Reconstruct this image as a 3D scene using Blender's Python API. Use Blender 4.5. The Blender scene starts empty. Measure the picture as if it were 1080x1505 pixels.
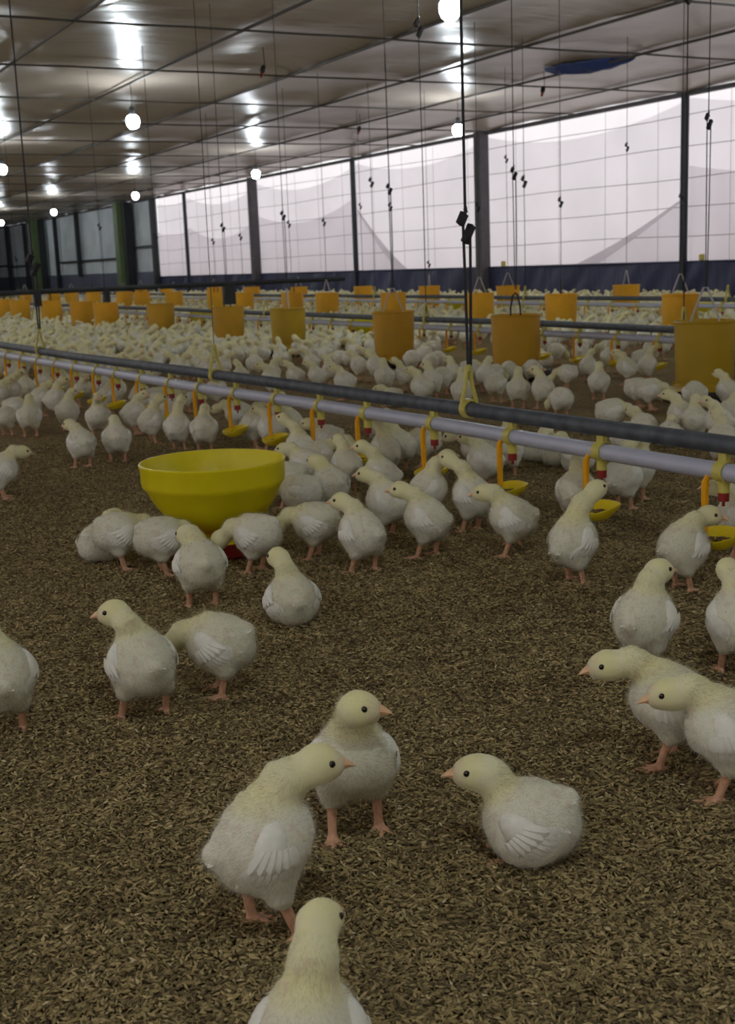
import bpy, math, random
import numpy as np
from math import sin, cos, tan, atan, atan2, radians, degrees, pi, sqrt, exp
from mathutils import Vector, Matrix, Euler, noise

random.seed(7)
rng = np.random.default_rng(7)
S = bpy.context.scene
COL = S.collection

# ------------------------------------------------------------------ camera
FPX, CAMH = 1800.0, 0.6
YAW, PITCH, ROLL = radians(28.3), atan(364 / FPX), radians(2.17)
Fv = Vector((sin(YAW) * cos(PITCH), cos(YAW) * cos(PITCH), -sin(PITCH)))
R0 = Vector((cos(YAW), -sin(YAW), 0)); U0 = R0.cross(Fv)
Rv = cos(ROLL) * R0 - sin(ROLL) * U0
Uv = sin(ROLL) * R0 + cos(ROLL) * U0
CAM = Vector((0, 0, CAMH))

def ray(px, py): return Fv + Rv * ((px - 540) / FPX) - Uv * ((py - 752.5) / FPX)
def gz(px, py, z=0.0):
    d = ray(px, py); t = (z - CAMH) / d.z
    return CAM + d * t
def gx(px, py, x):
    d = ray(px, py); t = x / d.x
    return CAM + d * t
def proj(p):
    d = Vector(p) - CAM; w = d.dot(Fv)
    return 540 + FPX * d.dot(Rv) / w, 752.5 - FPX * d.dot(Uv) / w, w

cd = bpy.data.cameras.new('camera'); cam = bpy.data.objects.new('camera', cd); COL.objects.link(cam)
cd.sensor_fit = 'HORIZONTAL'; cd.sensor_width = 36; cd.lens = 36 * FPX / 1080
cam.matrix_world = Matrix(((Rv.x, Uv.x, -Fv.x, 0), (Rv.y, Uv.y, -Fv.y, 0), (Rv.z, Uv.z, -Fv.z, CAMH), (0, 0, 0, 1)))
cd.clip_start = 0.02; cd.clip_end = 300
cd.dof.use_dof = True; cd.dof.focus_distance = 1.55; cd.dof.aperture_fstop = cd.lens / 2.8
S.camera = cam

# ------------------------------------------------------------------ materials
def srgb(r, g, b):
    f = lambda c: c / 12.92 if c <= .04045 else ((c + .055) / 1.055) ** 2.4
    return (f(r / 255), f(g / 255), f(b / 255), 1)

def newmat(name):
    m = bpy.data.materials.new(name); m.use_nodes = True
    nt = m.node_tree; nt.nodes.clear()
    out = nt.nodes.new('ShaderNodeOutputMaterial')
    return m, nt, out
def N(nt, typ, **kw):
    n = nt.nodes.new(typ)
    for k, v in kw.items():
        if k.startswith('i_'): n.inputs[k[2:].replace('_', ' ')].default_value = v
        else: setattr(n, k, v)
    return n
def ramp(nt, src, stops):
    r = nt.nodes.new('ShaderNodeValToRGB')
    e = r.color_ramp.elements
    while len(e) < len(stops): e.new(.5)
    for k, (p, c) in enumerate(stops): e[k].position = p; e[k].color = c
    nt.links.new(src, r.inputs['Fac']); return r.outputs['Color']
def coords(nt, scale=1.0, out='Object'):
    tc = nt.nodes.new('ShaderNodeTexCoord')
    mp = nt.nodes.new('ShaderNodeMapping')
    mp.inputs['Scale'].default_value = (scale,) * 3 if not isinstance(scale, tuple) else scale
    nt.links.new(tc.outputs[out], mp.inputs['Vector']); return mp.outputs['Vector']
def noise_n(nt, vec, scale, detail=4, rough=.55):
    n = N(nt, 'ShaderNodeTexNoise', i_Scale=scale, i_Detail=detail, i_Roughness=rough)
    if vec is not None: nt.links.new(vec, n.inputs['Vector'])
    return n
def bump(nt, h, strength, dist):
    b = N(nt, 'ShaderNodeBump', i_Strength=strength, i_Distance=dist)
    nt.links.new(h, b.inputs['Height']); return b.outputs['Normal']

def simple(name, col, rough=.5, var=.12, vscale=30, metal=0, spec=.5, transl=0.0, bmp=0.0, emis=None):
    """principled surface with a little colour variation"""
    m, nt, out = newmat(name)
    p = N(nt, 'ShaderNodeBsdfPrincipled', i_Roughness=rough, i_Metallic=metal)
    p.inputs['Specular IOR Level'].default_value = spec
    v = coords(nt)
    n = noise_n(nt, v, vscale)
    c0 = tuple(c * (1 - var) for c in col[:3]) + (1,); c1 = tuple(min(1, c * (1 + var)) for c in col[:3]) + (1,)
    c = ramp(nt, n.outputs['Fac'], [(.3, c0), (.7, c1)])
    nt.links.new(c, p.inputs['Base Color'])
    if bmp: nt.links.new(bump(nt, n.outputs['Fac'], bmp, .004), p.inputs['Normal'])
    if emis:
        p.inputs['Emission Color'].default_value = emis[0]; p.inputs['Emission Strength'].default_value = emis[1]
    sh = p.outputs[0]
    if transl:
        t = N(nt, 'ShaderNodeBsdfTranslucent'); nt.links.new(c, t.inputs['Color'])
        mx = N(nt, 'ShaderNodeMixShader', i_Fac=transl)
        nt.links.new(sh, mx.inputs[1]); nt.links.new(t.outputs[0], mx.inputs[2]); sh = mx.outputs[0]
    nt.links.new(sh, out.inputs['Surface'])
    return m

M = {}
# fluffy down: attribute r = yellow amount, g = bare pink skin amount
def down_mat():
    m, nt, out = newmat('chick_down')
    at = N(nt, 'ShaderNodeAttribute', attribute_name='tint')
    sp = nt.nodes.new('ShaderNodeSeparateColor'); nt.links.new(at.outputs['Color'], sp.inputs[0])
    oi = nt.nodes.new('ShaderNodeObjectInfo')
    w = N(nt, 'ShaderNodeMix', data_type='RGBA'); w.inputs[6].default_value = (.74, .73, .565, 1); w.inputs[7].default_value = (.82, .81, .68, 1)
    nt.links.new(oi.outputs['Random'], w.inputs[0])
    a = N(nt, 'ShaderNodeMix', data_type='RGBA'); a.inputs[7].default_value = (.82, .775, .38, 1)
    nt.links.new(w.outputs[2], a.inputs[6]); nt.links.new(sp.outputs[0], a.inputs[0])
    b = N(nt, 'ShaderNodeMix', data_type='RGBA'); b.inputs[7].default_value = (.62, .46, .38, 1)
    nt.links.new(a.outputs[2], b.inputs[6]); nt.links.new(sp.outputs[1], b.inputs[0])
    p = N(nt, 'ShaderNodeBsdfPrincipled', i_Roughness=.9)
    p.inputs['Specular IOR Level'].default_value = .1
    p.inputs['Sheen Weight'].default_value = .25; p.inputs['Sheen Roughness'].default_value = .5
    nt.links.new(b.outputs[2], p.inputs['Base Color'])
    nt.links.new(p.outputs[0], out.inputs['Surface']); return m
M['down'] = down_mat()
def fluff_mat():
    m = M['down'].copy(); m.name = 'chick_fluff'; nt = m.node_tree
    out = [n for n in nt.nodes if n.type == 'OUTPUT_MATERIAL'][0]; p = [n for n in nt.nodes if n.type == 'BSDF_PRINCIPLED'][0]
    col = p.inputs['Base Color'].links[0].from_socket
    t = nt.nodes.new('ShaderNodeBsdfTranslucent'); nt.links.new(col, t.inputs['Color'])
    mx = N(nt, 'ShaderNodeMixShader', i_Fac=.35); nt.links.new(p.outputs[0], mx.inputs[1]); nt.links.new(t.outputs[0], mx.inputs[2])
    tr = nt.nodes.new('ShaderNodeBsdfTransparent'); m2 = N(nt, 'ShaderNodeMixShader', i_Fac=.30)
    nt.links.new(mx.outputs[0], m2.inputs[1]); nt.links.new(tr.outputs[0], m2.inputs[2]); nt.links.new(m2.outputs[0], out.inputs['Surface'])
    return m
M['fluff'] = fluff_mat()
M['skin'] = simple('chick_leg_skin', (.62, .34, .20, 1), .55, .18, 160, bmp=.3)
M['beak'] = simple('beak_horn', (.78, .48, .26, 1), .4, .12, 120)
M['eye'] = simple('eye_black', (.012, .01, .01, 1), .08, .1, 30, spec=.8)
M['feather'] = simple('wing_feather', (.88, .87, .76, 1), .65, .06, 120, transl=.06)
M['tube0'] = simple('feeder_amber_plastic', srgb(216, 168, 40), .45, .08, 7, transl=.25)
M['tube'] = simple('feeder_orange_plastic', srgb(243, 190, 42), .42, .07, 7, transl=.3)
M['tube2'] = simple('feeder_mustard_plastic', srgb(206, 170, 38), .45, .08, 7, transl=.25)
M['yellow'] = simple('bowl_yellow_plastic', srgb(236, 222, 20), .38, .04, 9, transl=.18)
M['clip'] = simple('clip_yellow_plastic', srgb(212, 200, 100), .4, .06, 60, transl=.1)
M['arm'] = simple('arm_orange_plastic', srgb(245, 175, 10), .4, .05, 60, transl=.1)
M['cup'] = simple('cup_yellow_plastic', srgb(235, 212, 40), .4, .06, 60, transl=.1)
M['red'] = simple('red_plastic', srgb(140, 34, 30), .4, .08, 40)
M['redpan'] = simple('red_pan_plastic', srgb(150, 38, 26), .5, .12, 25)
M['black'] = simple('black_plastic', (.018, .018, .02, 1), .5, .2, 40)
M['darkpan'] = simple('dark_pan_plastic', (.03, .022, .02, 1), .55, .2, 30)
M['galv'] = simple('galvanised_pipe', srgb(84, 89, 94), .6, .35, 28, metal=.25, bmp=.2)
M['pvc'] = simple('white_water_pipe', srgb(182, 185, 199), .4, .05, 20)
M['cord'] = simple('dark_cord', (.03, .03, .032, 1), .8, .2, 100)
M['wire'] = simple('pale_wire', (.5, .48, .46, 1), .5, .1, 100)
M['feed'] = simple('feed_mash', (.16, .10, .05, 1), .9, .4, 300, bmp=.8)
M['navy'] = None
M['husk'] = None

# ------------------------------------------------------------------ mesh helpers
class MB:
    def __init__(s): s.v = []; s.f = []; s.mi = []
    def add(s, vs, fs, mi=0):
        b = len(s.v); s.v += [tuple(v) for v in vs]; s.f += [tuple(b + i for i in f) for f in fs]; s.mi += [mi] * len(fs)
    def box(s, c, d, rot=None, mi=0):
        vs = []
        for x in (-.5, .5):
            for y in (-.5, .5):
                for z in (-.5, .5):
                    p = Vector((x * d[0], y * d[1], z * d[2]))
                    if rot: p = rot @ p
                    vs.append(p + Vector(c))
        s.add(vs, [(0, 1, 3, 2), (4, 6, 7, 5), (0, 4, 5, 1), (2, 3, 7, 6), (0, 2, 6, 4), (1, 5, 7, 3)], mi)
    def tube(s, pts, r, n=10, cap=True, mi=0):
        pts = [Vector(p) for p in pts]; rs = r if isinstance(r, (list, tuple)) else [r] * len(pts)
        vs = []; up = Vector((0, 0, 1))
        prev = None
        for k, p in enumerate(pts):
            t = (pts[min(k + 1, len(pts) - 1)] - pts[max(k - 1, 0)]).normalized()
            if prev is None:
                a = t.orthogonal().normalized()
            else:
                a = (prev - t * prev.dot(t)).normalized()
            prev = a; b = t.cross(a)
            for j in range(n):
                q = 2 * pi * j / n
                vs.append(p + (a * cos(q) + b * sin(q)) * rs[k])
        fs = []
        for k in range(len(pts) - 1):
            for j in range(n):
                j2 = (j + 1) % n
                fs.append((k * n + j, k * n + j2, (k + 1) * n + j2, (k + 1) * n + j))
        if cap:
            fs.append(tuple(range(n - 1, -1, -1))); fs.append(tuple((len(pts) - 1) * n + j for j in range(n)))
        s.add(vs, fs, mi)
    def lathe(s, prof, n=32, c=(0, 0, 0), mi=0, close=False, facet=None):
        vs = []
        for (r, z) in prof:
            for j in range(n):
                q = 2 * pi * j / n
                vs.append((c[0] + r * cos(q), c[1] + r * sin(q), c[2] + z))
        m = len(prof); fs = []
        for k in range(m if close else m - 1):
            k2 = (k + 1) % m
            for j in range(n):
                j2 = (j + 1) % n
                fs.append((k * n + j, k * n + j2, k2 * n + j2, k2 * n + j))
        if not close:
            if prof[0][0] > 1e-5: fs.append(tuple(range(n - 1, -1, -1)))
            if prof[-1][0] > 1e-5: fs.append(tuple((m - 1) * n + j for j in range(n)))
        s.add(vs, fs, mi)
    def mesh(s, name, mats, smooth=True):
        me = bpy.data.meshes.new(name); me.from_pydata(s.v, [], s.f)
        for m in (mats if isinstance(mats, (list, tuple)) else [mats]): me.materials.append(m)
        me.polygons.foreach_set('material_index', s.mi)
        me.polygons.foreach_set('use_smooth', [smooth] * len(s.f))
        me.update()
        if smooth: me.set_sharp_from_angle(angle=radians(38))
        return me
def link(name, data, parent=None, loc=None, rot=None):
    o = bpy.data.objects.new(name, data); COL.objects.link(o)
    if parent is not None: o.parent = parent
    if loc is not None: o.location = loc
    if rot is not None: o.rotation_euler = rot
    return o
def tag(o, label=None, cat=None, group=None, kind=None):
    if label: o['label'] = label
    if cat: o['category'] = cat
    if group: o['group'] = group
    if kind: o['kind'] = kind
    return o
def thing(name, label, cat, loc=(0, 0, 0), rz=0, group=None):
    o = link(name, None, None, loc, (0, 0, rz)); o.empty_display_size = .05
    return tag(o, label, cat, group)
def struct(name, me, **k):
    o = link(name, me, **k); o['kind'] = 'structure'; return o
def copy_tree(o, parent=None):
    c = o.copy(); COL.objects.link(c)
    if parent is not None: c.parent = parent
    for ch in list(o.children): copy_tree(ch, c)
    return c
def grid_mesh(name, fn, nu, nv, mat, smooth=True):
    vs = [fn(i / nu, j / nv) for j in range(nv + 1) for i in range(nu + 1)]
    fs = [(j * (nu + 1) + i, j * (nu + 1) + i + 1, (j + 1) * (nu + 1) + i + 1, (j + 1) * (nu + 1) + i) for j in range(nv) for i in range(nu)]
    me = bpy.data.meshes.new(name); me.from_pydata(vs, [], fs); me.materials.append(mat)
    me.polygons.foreach_set('use_smooth', [smooth] * len(fs)); me.update(); return me

# ------------------------------------------------------------------ the house
XW, XL, Y0, Y1, ZC = 11.0, -2.5, -8.0, 62.0, 2.5
YC = 31.4            # where the translucent curtain ends and the sheeted wall starts
ZB = 0.48            # top of the blue lower curtain

def floor_mat():
    m, nt, out = newmat('litter_floor')
    v = coords(nt)
    n1 = noise_n(nt, v, 2.2, 6, .6); n2 = noise_n(nt, v, 26, 6, .65); n3 = noise_n(nt, coords(nt, (1, 1.7, 1)), 150, 3, .6)
    vo = N(nt, 'ShaderNodeTexVoronoi', i_Scale=210.0); nt.links.new(coords(nt, (1, .45, 1)), vo.inputs['Vector'])
    c1 = ramp(nt, n2.outputs['Fac'], [(.28, (.13, .09, .045, 1)), (.45, (.315, .24, .115, 1)), (.62, (.42, .325, .16, 1)), (.8, (.52, .41, .21, 1))])
    c2 = ramp(nt, vo.outputs['Color'], [(.1, (.11, .08, .04, 1)), (.5, (.37, .28, .13, 1)), (.9, (.55, .44, .22, 1))])
    mx = N(nt, 'ShaderNodeMix', data_type='RGBA'); mx.inputs[0].default_value = .5
    nt.links.new(c1, mx.inputs[6]); nt.links.new(c2, mx.inputs[7])
    big = ramp(nt, n1.outputs['Fac'], [(.35, (.72, .70, .68, 1)), (.65, (1.06, 1.02, .98, 1))])
    mu = N(nt, 'ShaderNodeMix', data_type='RGBA', blend_type='MULTIPLY'); mu.inputs[0].default_value = 1
    nt.links.new(mx.outputs[2], mu.inputs[6]); nt.links.new(big, mu.inputs[7])
    p = N(nt, 'ShaderNodeBsdfPrincipled', i_Roughness=.95); p.inputs['Specular IOR Level'].default_value = .15
    nt.links.new(mu.outputs[2], p.inputs['Base Color'])
    ad = N(nt, 'ShaderNodeMath', operation='ADD'); nt.links.new(n2.outputs['Fac'], ad.inputs[0]); nt.links.new(vo.outputs['Distance'], ad.inputs[1])
    nt.links.new(bump(nt, ad.outputs[0], .9, .012), p.inputs['Normal'])
    nt.links.new(p.outputs[0], out.inputs['Surface']); return m

def tarp_mat(name, c0, c1, rough, wr=.25):
    m, nt, out = newmat(name)
    v = coords(nt)
    n1 = noise_n(nt, v, .55, 5, .6); n2 = noise_n(nt, coords(nt, (1.2, 4.5, 1)), 1.6, 4, .55)
    c = ramp(nt, n1.outputs['Fac'], [(.3, c0), (.7, c1)])
    p = N(nt, 'ShaderNodeBsdfPrincipled', i_Roughness=rough); p.inputs['Specular IOR Level'].default_value = .5
    nt.links.new(c, p.inputs['Base Color'])
    nt.links.new(bump(nt, n2.outputs['Fac'], wr, .05), p.inputs['Normal'])
    nt.links.new(p.outputs[0], out.inputs['Surface']); return m

def curtain_mat(name, col, tr):
    m, nt, out = newmat(name)
    n = noise_n(nt, coords(nt), 1.3, 3)
    c = ramp(nt, n.outputs['Fac'], [(.3, tuple(x * .95 for x in col) + (1,)), (.7, col + (1,))])
    d = N(nt, 'ShaderNodeBsdfDiffuse'); t = N(nt, 'ShaderNodeBsdfTranslucent')
    nt.links.new(c, d.inputs[0]); nt.links.new(c, t.inputs[0])
    mx = N(nt, 'ShaderNodeMixShader', i_Fac=tr); nt.links.new(d.outputs[0], mx.inputs[1]); nt.links.new(t.outputs[0], mx.inputs[2])
    nt.links.new(mx.outputs[0], out.inputs['Surface']); return m

M['floor'] = floor_mat()
M['ceil'] = tarp_mat('ceiling_tarp', (.41, .34, .28, 1), (.52, .445, .375, 1), .31)
M['white_sheet'] = curtain_mat('white_curtain', (.93, .89, .91), .75)
M['grey_sheet'] = curtain_mat('thin_inner_curtain', (.86, .845, .86), .86)
M['blue'] = tarp_mat('navy_tarp', (.026, .032, .085, 1), (.042, .05, .12, 1), .5, .6)
M['bluepatch'] = tarp_mat('blue_tarp_scrap', (.02, .05, .2, 1), (.05, .09, .28, 1), .4, .4)
M['metalsheet'] = simple('grey_wall_sheet', srgb(222, 230, 236), .5, .18, 1.2)
M['greenpost'] = simple('green_painted_post', srgb(112, 132, 88), .5, .12, 3)
M['post'] = simple('concrete_post', srgb(92, 88, 92), .8, .15, 9)
M['thinpost'] = simple('thin_dark_post', srgb(40, 44, 52), .6, .15, 9)
M['wirebeam'] = simple('ceiling_wire', srgb(78, 72, 62), .6, .15, 9)
M['dark'] = simple('dark_frame', (.022, .026, .03, 1), .6, .2, 9)

# floor
struct('floor', grid_mesh('floor', lambda u, v: (XL - 1 + u * (XW - XL + 2), Y0 - 1 + v * (Y1 - Y0 + 2), 0), 1, 1, M['floor']))
# ceiling: a tarp resting on wires, bulging between them
LX = [-2.5 + .0] + [2.83 + 1.385 * k for k in range(-4, 6)] + [XW]
CY = 9.6; CSP = 2.08
def ceil_z(x, y):
    a = abs(sin(pi * (x - 2.83) / 1.385)); b = abs(sin(pi * (y - CY) / CSP))
    z = ZC + .06 * sqrt(a) * (.35 + .65 * b ** .6)
    z += .022 * noise.noise((x * 1.3, y * .9, 1.7)) + .012 * noise.noise((x * 3.1, y * 2.3, 5.1))
    return z
nx, ny = 120, 420
struct('ceiling', grid_mesh('ceiling', lambda u, v: (XL + u * (XW - XL), Y0 + v * (Y1 - Y0), ceil_z(XL + u * (XW - XL), Y0 + v * (Y1 - Y0))), nx, ny, M['ceil']))
trim_i = [0]
def trim(me):
    trim_i[0] += 1
    return struct('trim_%d' % trim_i[0], me)
for x in LX[1:-1]:
    mb = MB(); pts = []
    y = Y0
    while y <= Y1 + .01:
        pts.append((x, y, ZC - .012 + .002 * sin(y * 1.5 + x))); y += CSP / 2
    mb.tube(pts, .013, 6); trim(mb.mesh('ceiling_wire', M['wirebeam']))
k = -8
while CY + k * CSP < Y1:
    y = CY + k * CSP
    if y > Y0:
        mb = MB(); pts = [(XL + (XW - XL) * t / 30, y + .012 * sin(t * .7 + k), ZC - .02 + .003 * sin(t * 1.9 + k * 2)) for t in range(31)]
        mb.tube(pts, .009, 6); trim(mb.mesh('ceiling_wire', M['wirebeam']))
    k += 1
# eave beam along the curtain wall
mb = MB(); mb.box((XW - .05, (Y0 + Y1) / 2, ZC - .02), (.08, Y1 - Y0, .05)); trim(mb.mesh('eave_beam', M['post'], False))

# curtain wall, split in bays by the posts
posts = [(-5.5, 1), (-1.2, 0), (3.1, 1), (7.45, 0), (11.76, 0), (16.12, 1), (20.37, 0), (24.85, 1), (29.11, 0)]
for y, thick in posts:
    mb = MB()
    w = .165 if thick else .07
    mb.box((XW - .04 - w / 2, y, ZC / 2), (w, w, ZC)); trim(mb.mesh('wall_post', M['post'] if thick else M['thinpost'], False))
edges = [Y0] + [p[0] for p in posts] + [YC]
# scalloped hems: the height of the upper edge of inner sheets (fractions of the bay), from the photograph
def scallop(y, y0, y1, z0, z1, dip):
    t = (y - y0) / (y1 - y0); return z0 + (z1 - z0) * t - dip * 4 * t * (1 - t)
def sheet(name, x, y0, y1, zlo, zhi, mat, n=40, wav=.012):
    def f(u, v):
        y = y0 + u * (y1 - y0); a = zlo(y); b = max(a, zhi(y)); z = a + v * (b - a)
        return (x + wav * noise.noise((y * 1.4, z * .8, x)), y, z)
    return grid_mesh(name, f, n, 12, mat)
hems = {  # bay start index: (upper sheet z0, z1, dip), (lower sheet z0, z1, dip) or None ; order along +y
    5: ((2.44, 2.42, .24), None), 6: ((2.42, 2.40, .24), None),
    7: ((2.40, 2.36, .26), (1.85, 1.70, .30)), 8: ((2.36, 2.34, .26), (1.72, 1.66, .38)), 9: ((2.34, 2.34, .10), (1.6, 1.62, .12)),
    0: ((2.4, 2.4, .2), None), 1: ((2.4, 2.4, .2), None), 2: ((2.4, 2.4, .2), None), 3: ((2.4, 2.4, .2), (1.7, 1.7, .3)), 4: ((2.44, 2.44, .22), (1.62, 1.64, .20))}
for b in range(len(edges) - 1):
    ya, yb = edges[b], edges[b + 1]
    w = struct('window_%d' % (b + 1), sheet('outer_sheet', XW + .06, ya, yb, lambda y: ZB - .1, lambda y: ZC + .03, M['white_sheet']))
    up, lo = hems[b]
    c = link('inner_sheet', sheet('inner_sheet', XW + .03, ya, yb, lambda y: ZB - .1, lambda y: scallop(y, ya, yb, *up), M['grey_sheet']), w); c['kind'] = 'structure'
    if lo:
        c = link('inner_sheet', sheet('inner_sheet', XW + .005, ya, yb, lambda y: ZB - .1, lambda y: scallop(y, ya, yb, *lo), M['grey_sheet']), w); c['kind'] = 'structure'
    # the wire screen of this bay
    mb = MB()
    q = ya + .55
    while q < yb - .2:
        mb.tube([(XW - .012, q + .02 * sin(q * 9), ZB), (XW - .012, q, ZC)], .0020, 4, False); q += 1.02
    for z in (.80, 1.14, 1.50, 1.87, 2.24):
        mb.tube([(XW - .012, ya + (yb - ya) * t / 6, z + .012 * sin(t + z * 7)) for t in range(7)], .0038, 5, False)
    c = link('wire_screen', mb.mesh('wire_screen', M['wirebeam']), w); c['kind'] = 'structure'
# the sheet that has slipped between two posts: a deep catenary dropping behind the blue curtain
def slipped(y):
    if y < 16.12:
        t = (y - 11.76) / (16.12 - 11.76); return 1.30 - 2.0 * t + .80 * t * t
    t = (20.37 - y) / (20.37 - 16.12); return 1.62 - 3.4 * t + 1.6 * t * t
ms = sheet('slipped', XW - .004, 11.8, 14.6, lambda y: ZB - .08, lambda y: slipped(y), M['grey_sheet'], 30)
w5 = bpy.data.objects['window_6']
c = link('slipped_sheet', ms, w5); c['kind'] = 'structure'
def fold(y0, y1, h, x):   # the rolled, doubled hem along the slipped edge
    def f(u, v):
        y = y0 + u * (y1 - y0); return (x - .02 * sin(v * pi), y, max(ZB - .05, slipped(y) - .03 * 0 - v * h(y)))
    return grid_mesh('hem_fold', f, 30, 6, M['grey_sheet'])
c = link('hem_fold', fold(11.8, 14.1, lambda y: .04 + .14 * max(0, (y - 12.0)) / 2, XW - .015), w5); c['kind'] = 'structure'
ms = sheet('slipped', XW - .004, 18.3, 20.33, lambda y: ZB - .08, lambda y: slipped(y), M['grey_sheet'], 30)
w6 = bpy.data.objects['window_7']
c = link('slipped_sheet', ms, w6); c['kind'] = 'structure'
c = link('hem_fold', fold(18.4, 20.33, lambda y: .06 + .22 * max(0, 20.3 - y) / 2, XW - .015), w6); c['kind'] = 'structure'

# blue lower curtain with folds
def bluef(u, v):
    y = Y0 + u * (YC - Y0); z = v * (ZB + .012 * noise.noise((y * .7, 3, 1)))
    wv = .05 * noise.noise((y * 1.1 + z * 1.4, z * .7, 2.2)) + .04 * noise.noise((y * 4 + z * 3.0, z * 1.2, 7))
    return (XW - .06 + wv, y, z)
struct('wall_right', grid_mesh('wall_right', bluef, 500, 10, M['blue']))
mb = MB(); mb.tube([(XW - .075, Y0, ZB), (XW - .075, YC, ZB)], .014, 6); trim(mb.mesh('curtain_rod', M['blue']))
# the sheeted dark part of the same wall, farther along
def sheetw(u, v):
    y = YC + u * (Y1 - YC); return (XW + .02 + .012 * sin(y * 28), y, v * (ZC + .05))
struct('wall_right_sheeted', grid_mesh('wall_right_sheeted', sheetw, 700, 1, M['metalsheet']))
struct('wall_right_skirt', grid_mesh('wall_right_skirt', lambda u, v: (XW - .04 + .02 * noise.noise((u * 40, v, 1)), YC + u * (Y1 - YC), v * .62), 200, 3, tarp_mat('grey_blue_tarp', (.10, .11, .17, 1), (.16, .17, .24, 1), .5, .5)))
for y, w, mt in ((31.35, .13, 'dark'), (33.7, .34, 'greenpost'), (33.35, .22, 'dark'), (41.1, .12, 'dark'), (43.2, .36, 'greenpost'), (42.7, .2, 'dark'), (45.3, .12, 'dark'), (48.0, .14, 'dark'), (52.4, .36, 'greenpost'), (38.5, .13, 'dark'), (56, .14, 'dark')):  # dark boxes close beside green posts stand for their shaded sides
    mb = MB(); z0 = .55 if y == 38.5 else 0
    mb.box((XW - .06 - w / 2, y, (ZC + z0) / 2), (w, w, ZC - z0)); trim(mb.mesh('wall_post', M[mt], False))
for y0, y1, z in ((34, 41.1, 1.02), (31.4, 33.3, 1.28), (43.4, 47.9, 1.0), (48, 60, 1.05)):
    mb = MB(); mb.box((XW - .06, (y0 + y1) / 2, z), (.06, y1 - y0, .06)); trim(mb.mesh('wall_rail', M['dark'], False))
# other walls
M['leftwall'] = tarp_mat('side_wall_tarp', (.40, .37, .34, 1), (.50, .47, .44, 1), .6)
struct('wall_left', grid_mesh('wall_left', lambda u, v: (XL, Y0 + u * (Y1 - Y0), v * ZB), 60, 2, M['blue']))
for k, (ya, yb) in enumerate(((Y0, 3.1), (3.1, 16.1), (16.1, YC))):
    struct('window_%d' % (20 + k), sheet('outer_sheet', XL, ya, yb, lambda y: ZB - .02, lambda y: ZC + .05, M['white_sheet']))
struct('wall_left_sheeted', grid_mesh('wall_left_sheeted', lambda u, v: (XL, YC + u * (Y1 - YC), v * (ZC + .06)), 60, 2, M['metalsheet']))
struct('wall_back', grid_mesh('wall_back', lambda u, v: (XL + u * (XW + .1 - XL), Y0, v * (ZC + .06)), 20, 2, M['leftwall']))
struct('wall_far', grid_mesh('wall_far', lambda u, v: (XL + u * (XW + .1 - XL), Y1, v * (ZC + .06)), 20, 2, M['metalsheet']))

# ------------------------------------------------------------------ chicks
def smin(a, b, k):
    h = np.maximum(k - np.abs(a - b), 0) / k
    return np.minimum(a, b) - h * h * k * .25
def sd_ell(P, c, r, Rm):
    q = (P - np.array(c)) @ Rm; r = np.array(r)
    k0 = np.sqrt(((q / r) ** 2).sum(-1)); k1 = np.sqrt(((q / r ** 2) ** 2).sum(-1)) + 1e-9
    return k0 * (k0 - 1) / k1
def sd_cap(P, a, b, ra, rb):
    a = np.array(a, float); b = np.array(b, float); ba = b - a; pa = P - a
    h = np.clip((pa @ ba) / (ba @ ba), 0, 1)
    return np.sqrt(((pa - h[..., None] * ba) ** 2).sum(-1)) - (ra + (rb - ra) * h)
def rotx(d): c, s = cos(radians(d)), sin(radians(d)); return np.array([[1, 0, 0], [0, c, -s], [0, s, c]])
def rotz(d): c, s = cos(radians(d)), sin(radians(d)); return np.array([[c, -s, 0], [s, c, 0], [0, 0, 1]])

POSE = dict(
    N=dict(bc=(0, -.004, .085), pitch=22, head=(0, .050, .143), hp=-4),
    U=dict(bc=(0, -.006, .086), pitch=33, head=(0, .040, .160), hp=0),
    R=dict(bc=(0, -.010, .086), pitch=44, head=(0, .044, .170), hp=28),
    D=dict(bc=(0, -.008, .082), pitch=-8, head=(0, .080, .050), hp=-55),
    L=dict(bc=(0, -.006, .083), pitch=4, head=(0, .076, .100), hp=-20),
    S=dict(bc=(0, -.008, .045), pitch=-2, head=(0, .052, .088), hp=-2, sit=True),
    T=dict(bc=(0, -.004, .085), pitch=26, head=(.010, .042, .150), hp=0, hy=60),
    Q=dict(bc=(0, -.004, .085), pitch=26, head=(-.010, .042, .150), hp=0, hy=-60),
)
def spec(pose, **kw):
    d = dict(hy=0, hr=0, sit=False, feet=((-.023, .008), (.023, -.004)), br=(.0400, .0405, .0400), yellow=1.0, nk=1.0, lift=None, wing=0.0)
    d.update(POSE[pose]); d.update(kw); return d

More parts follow.
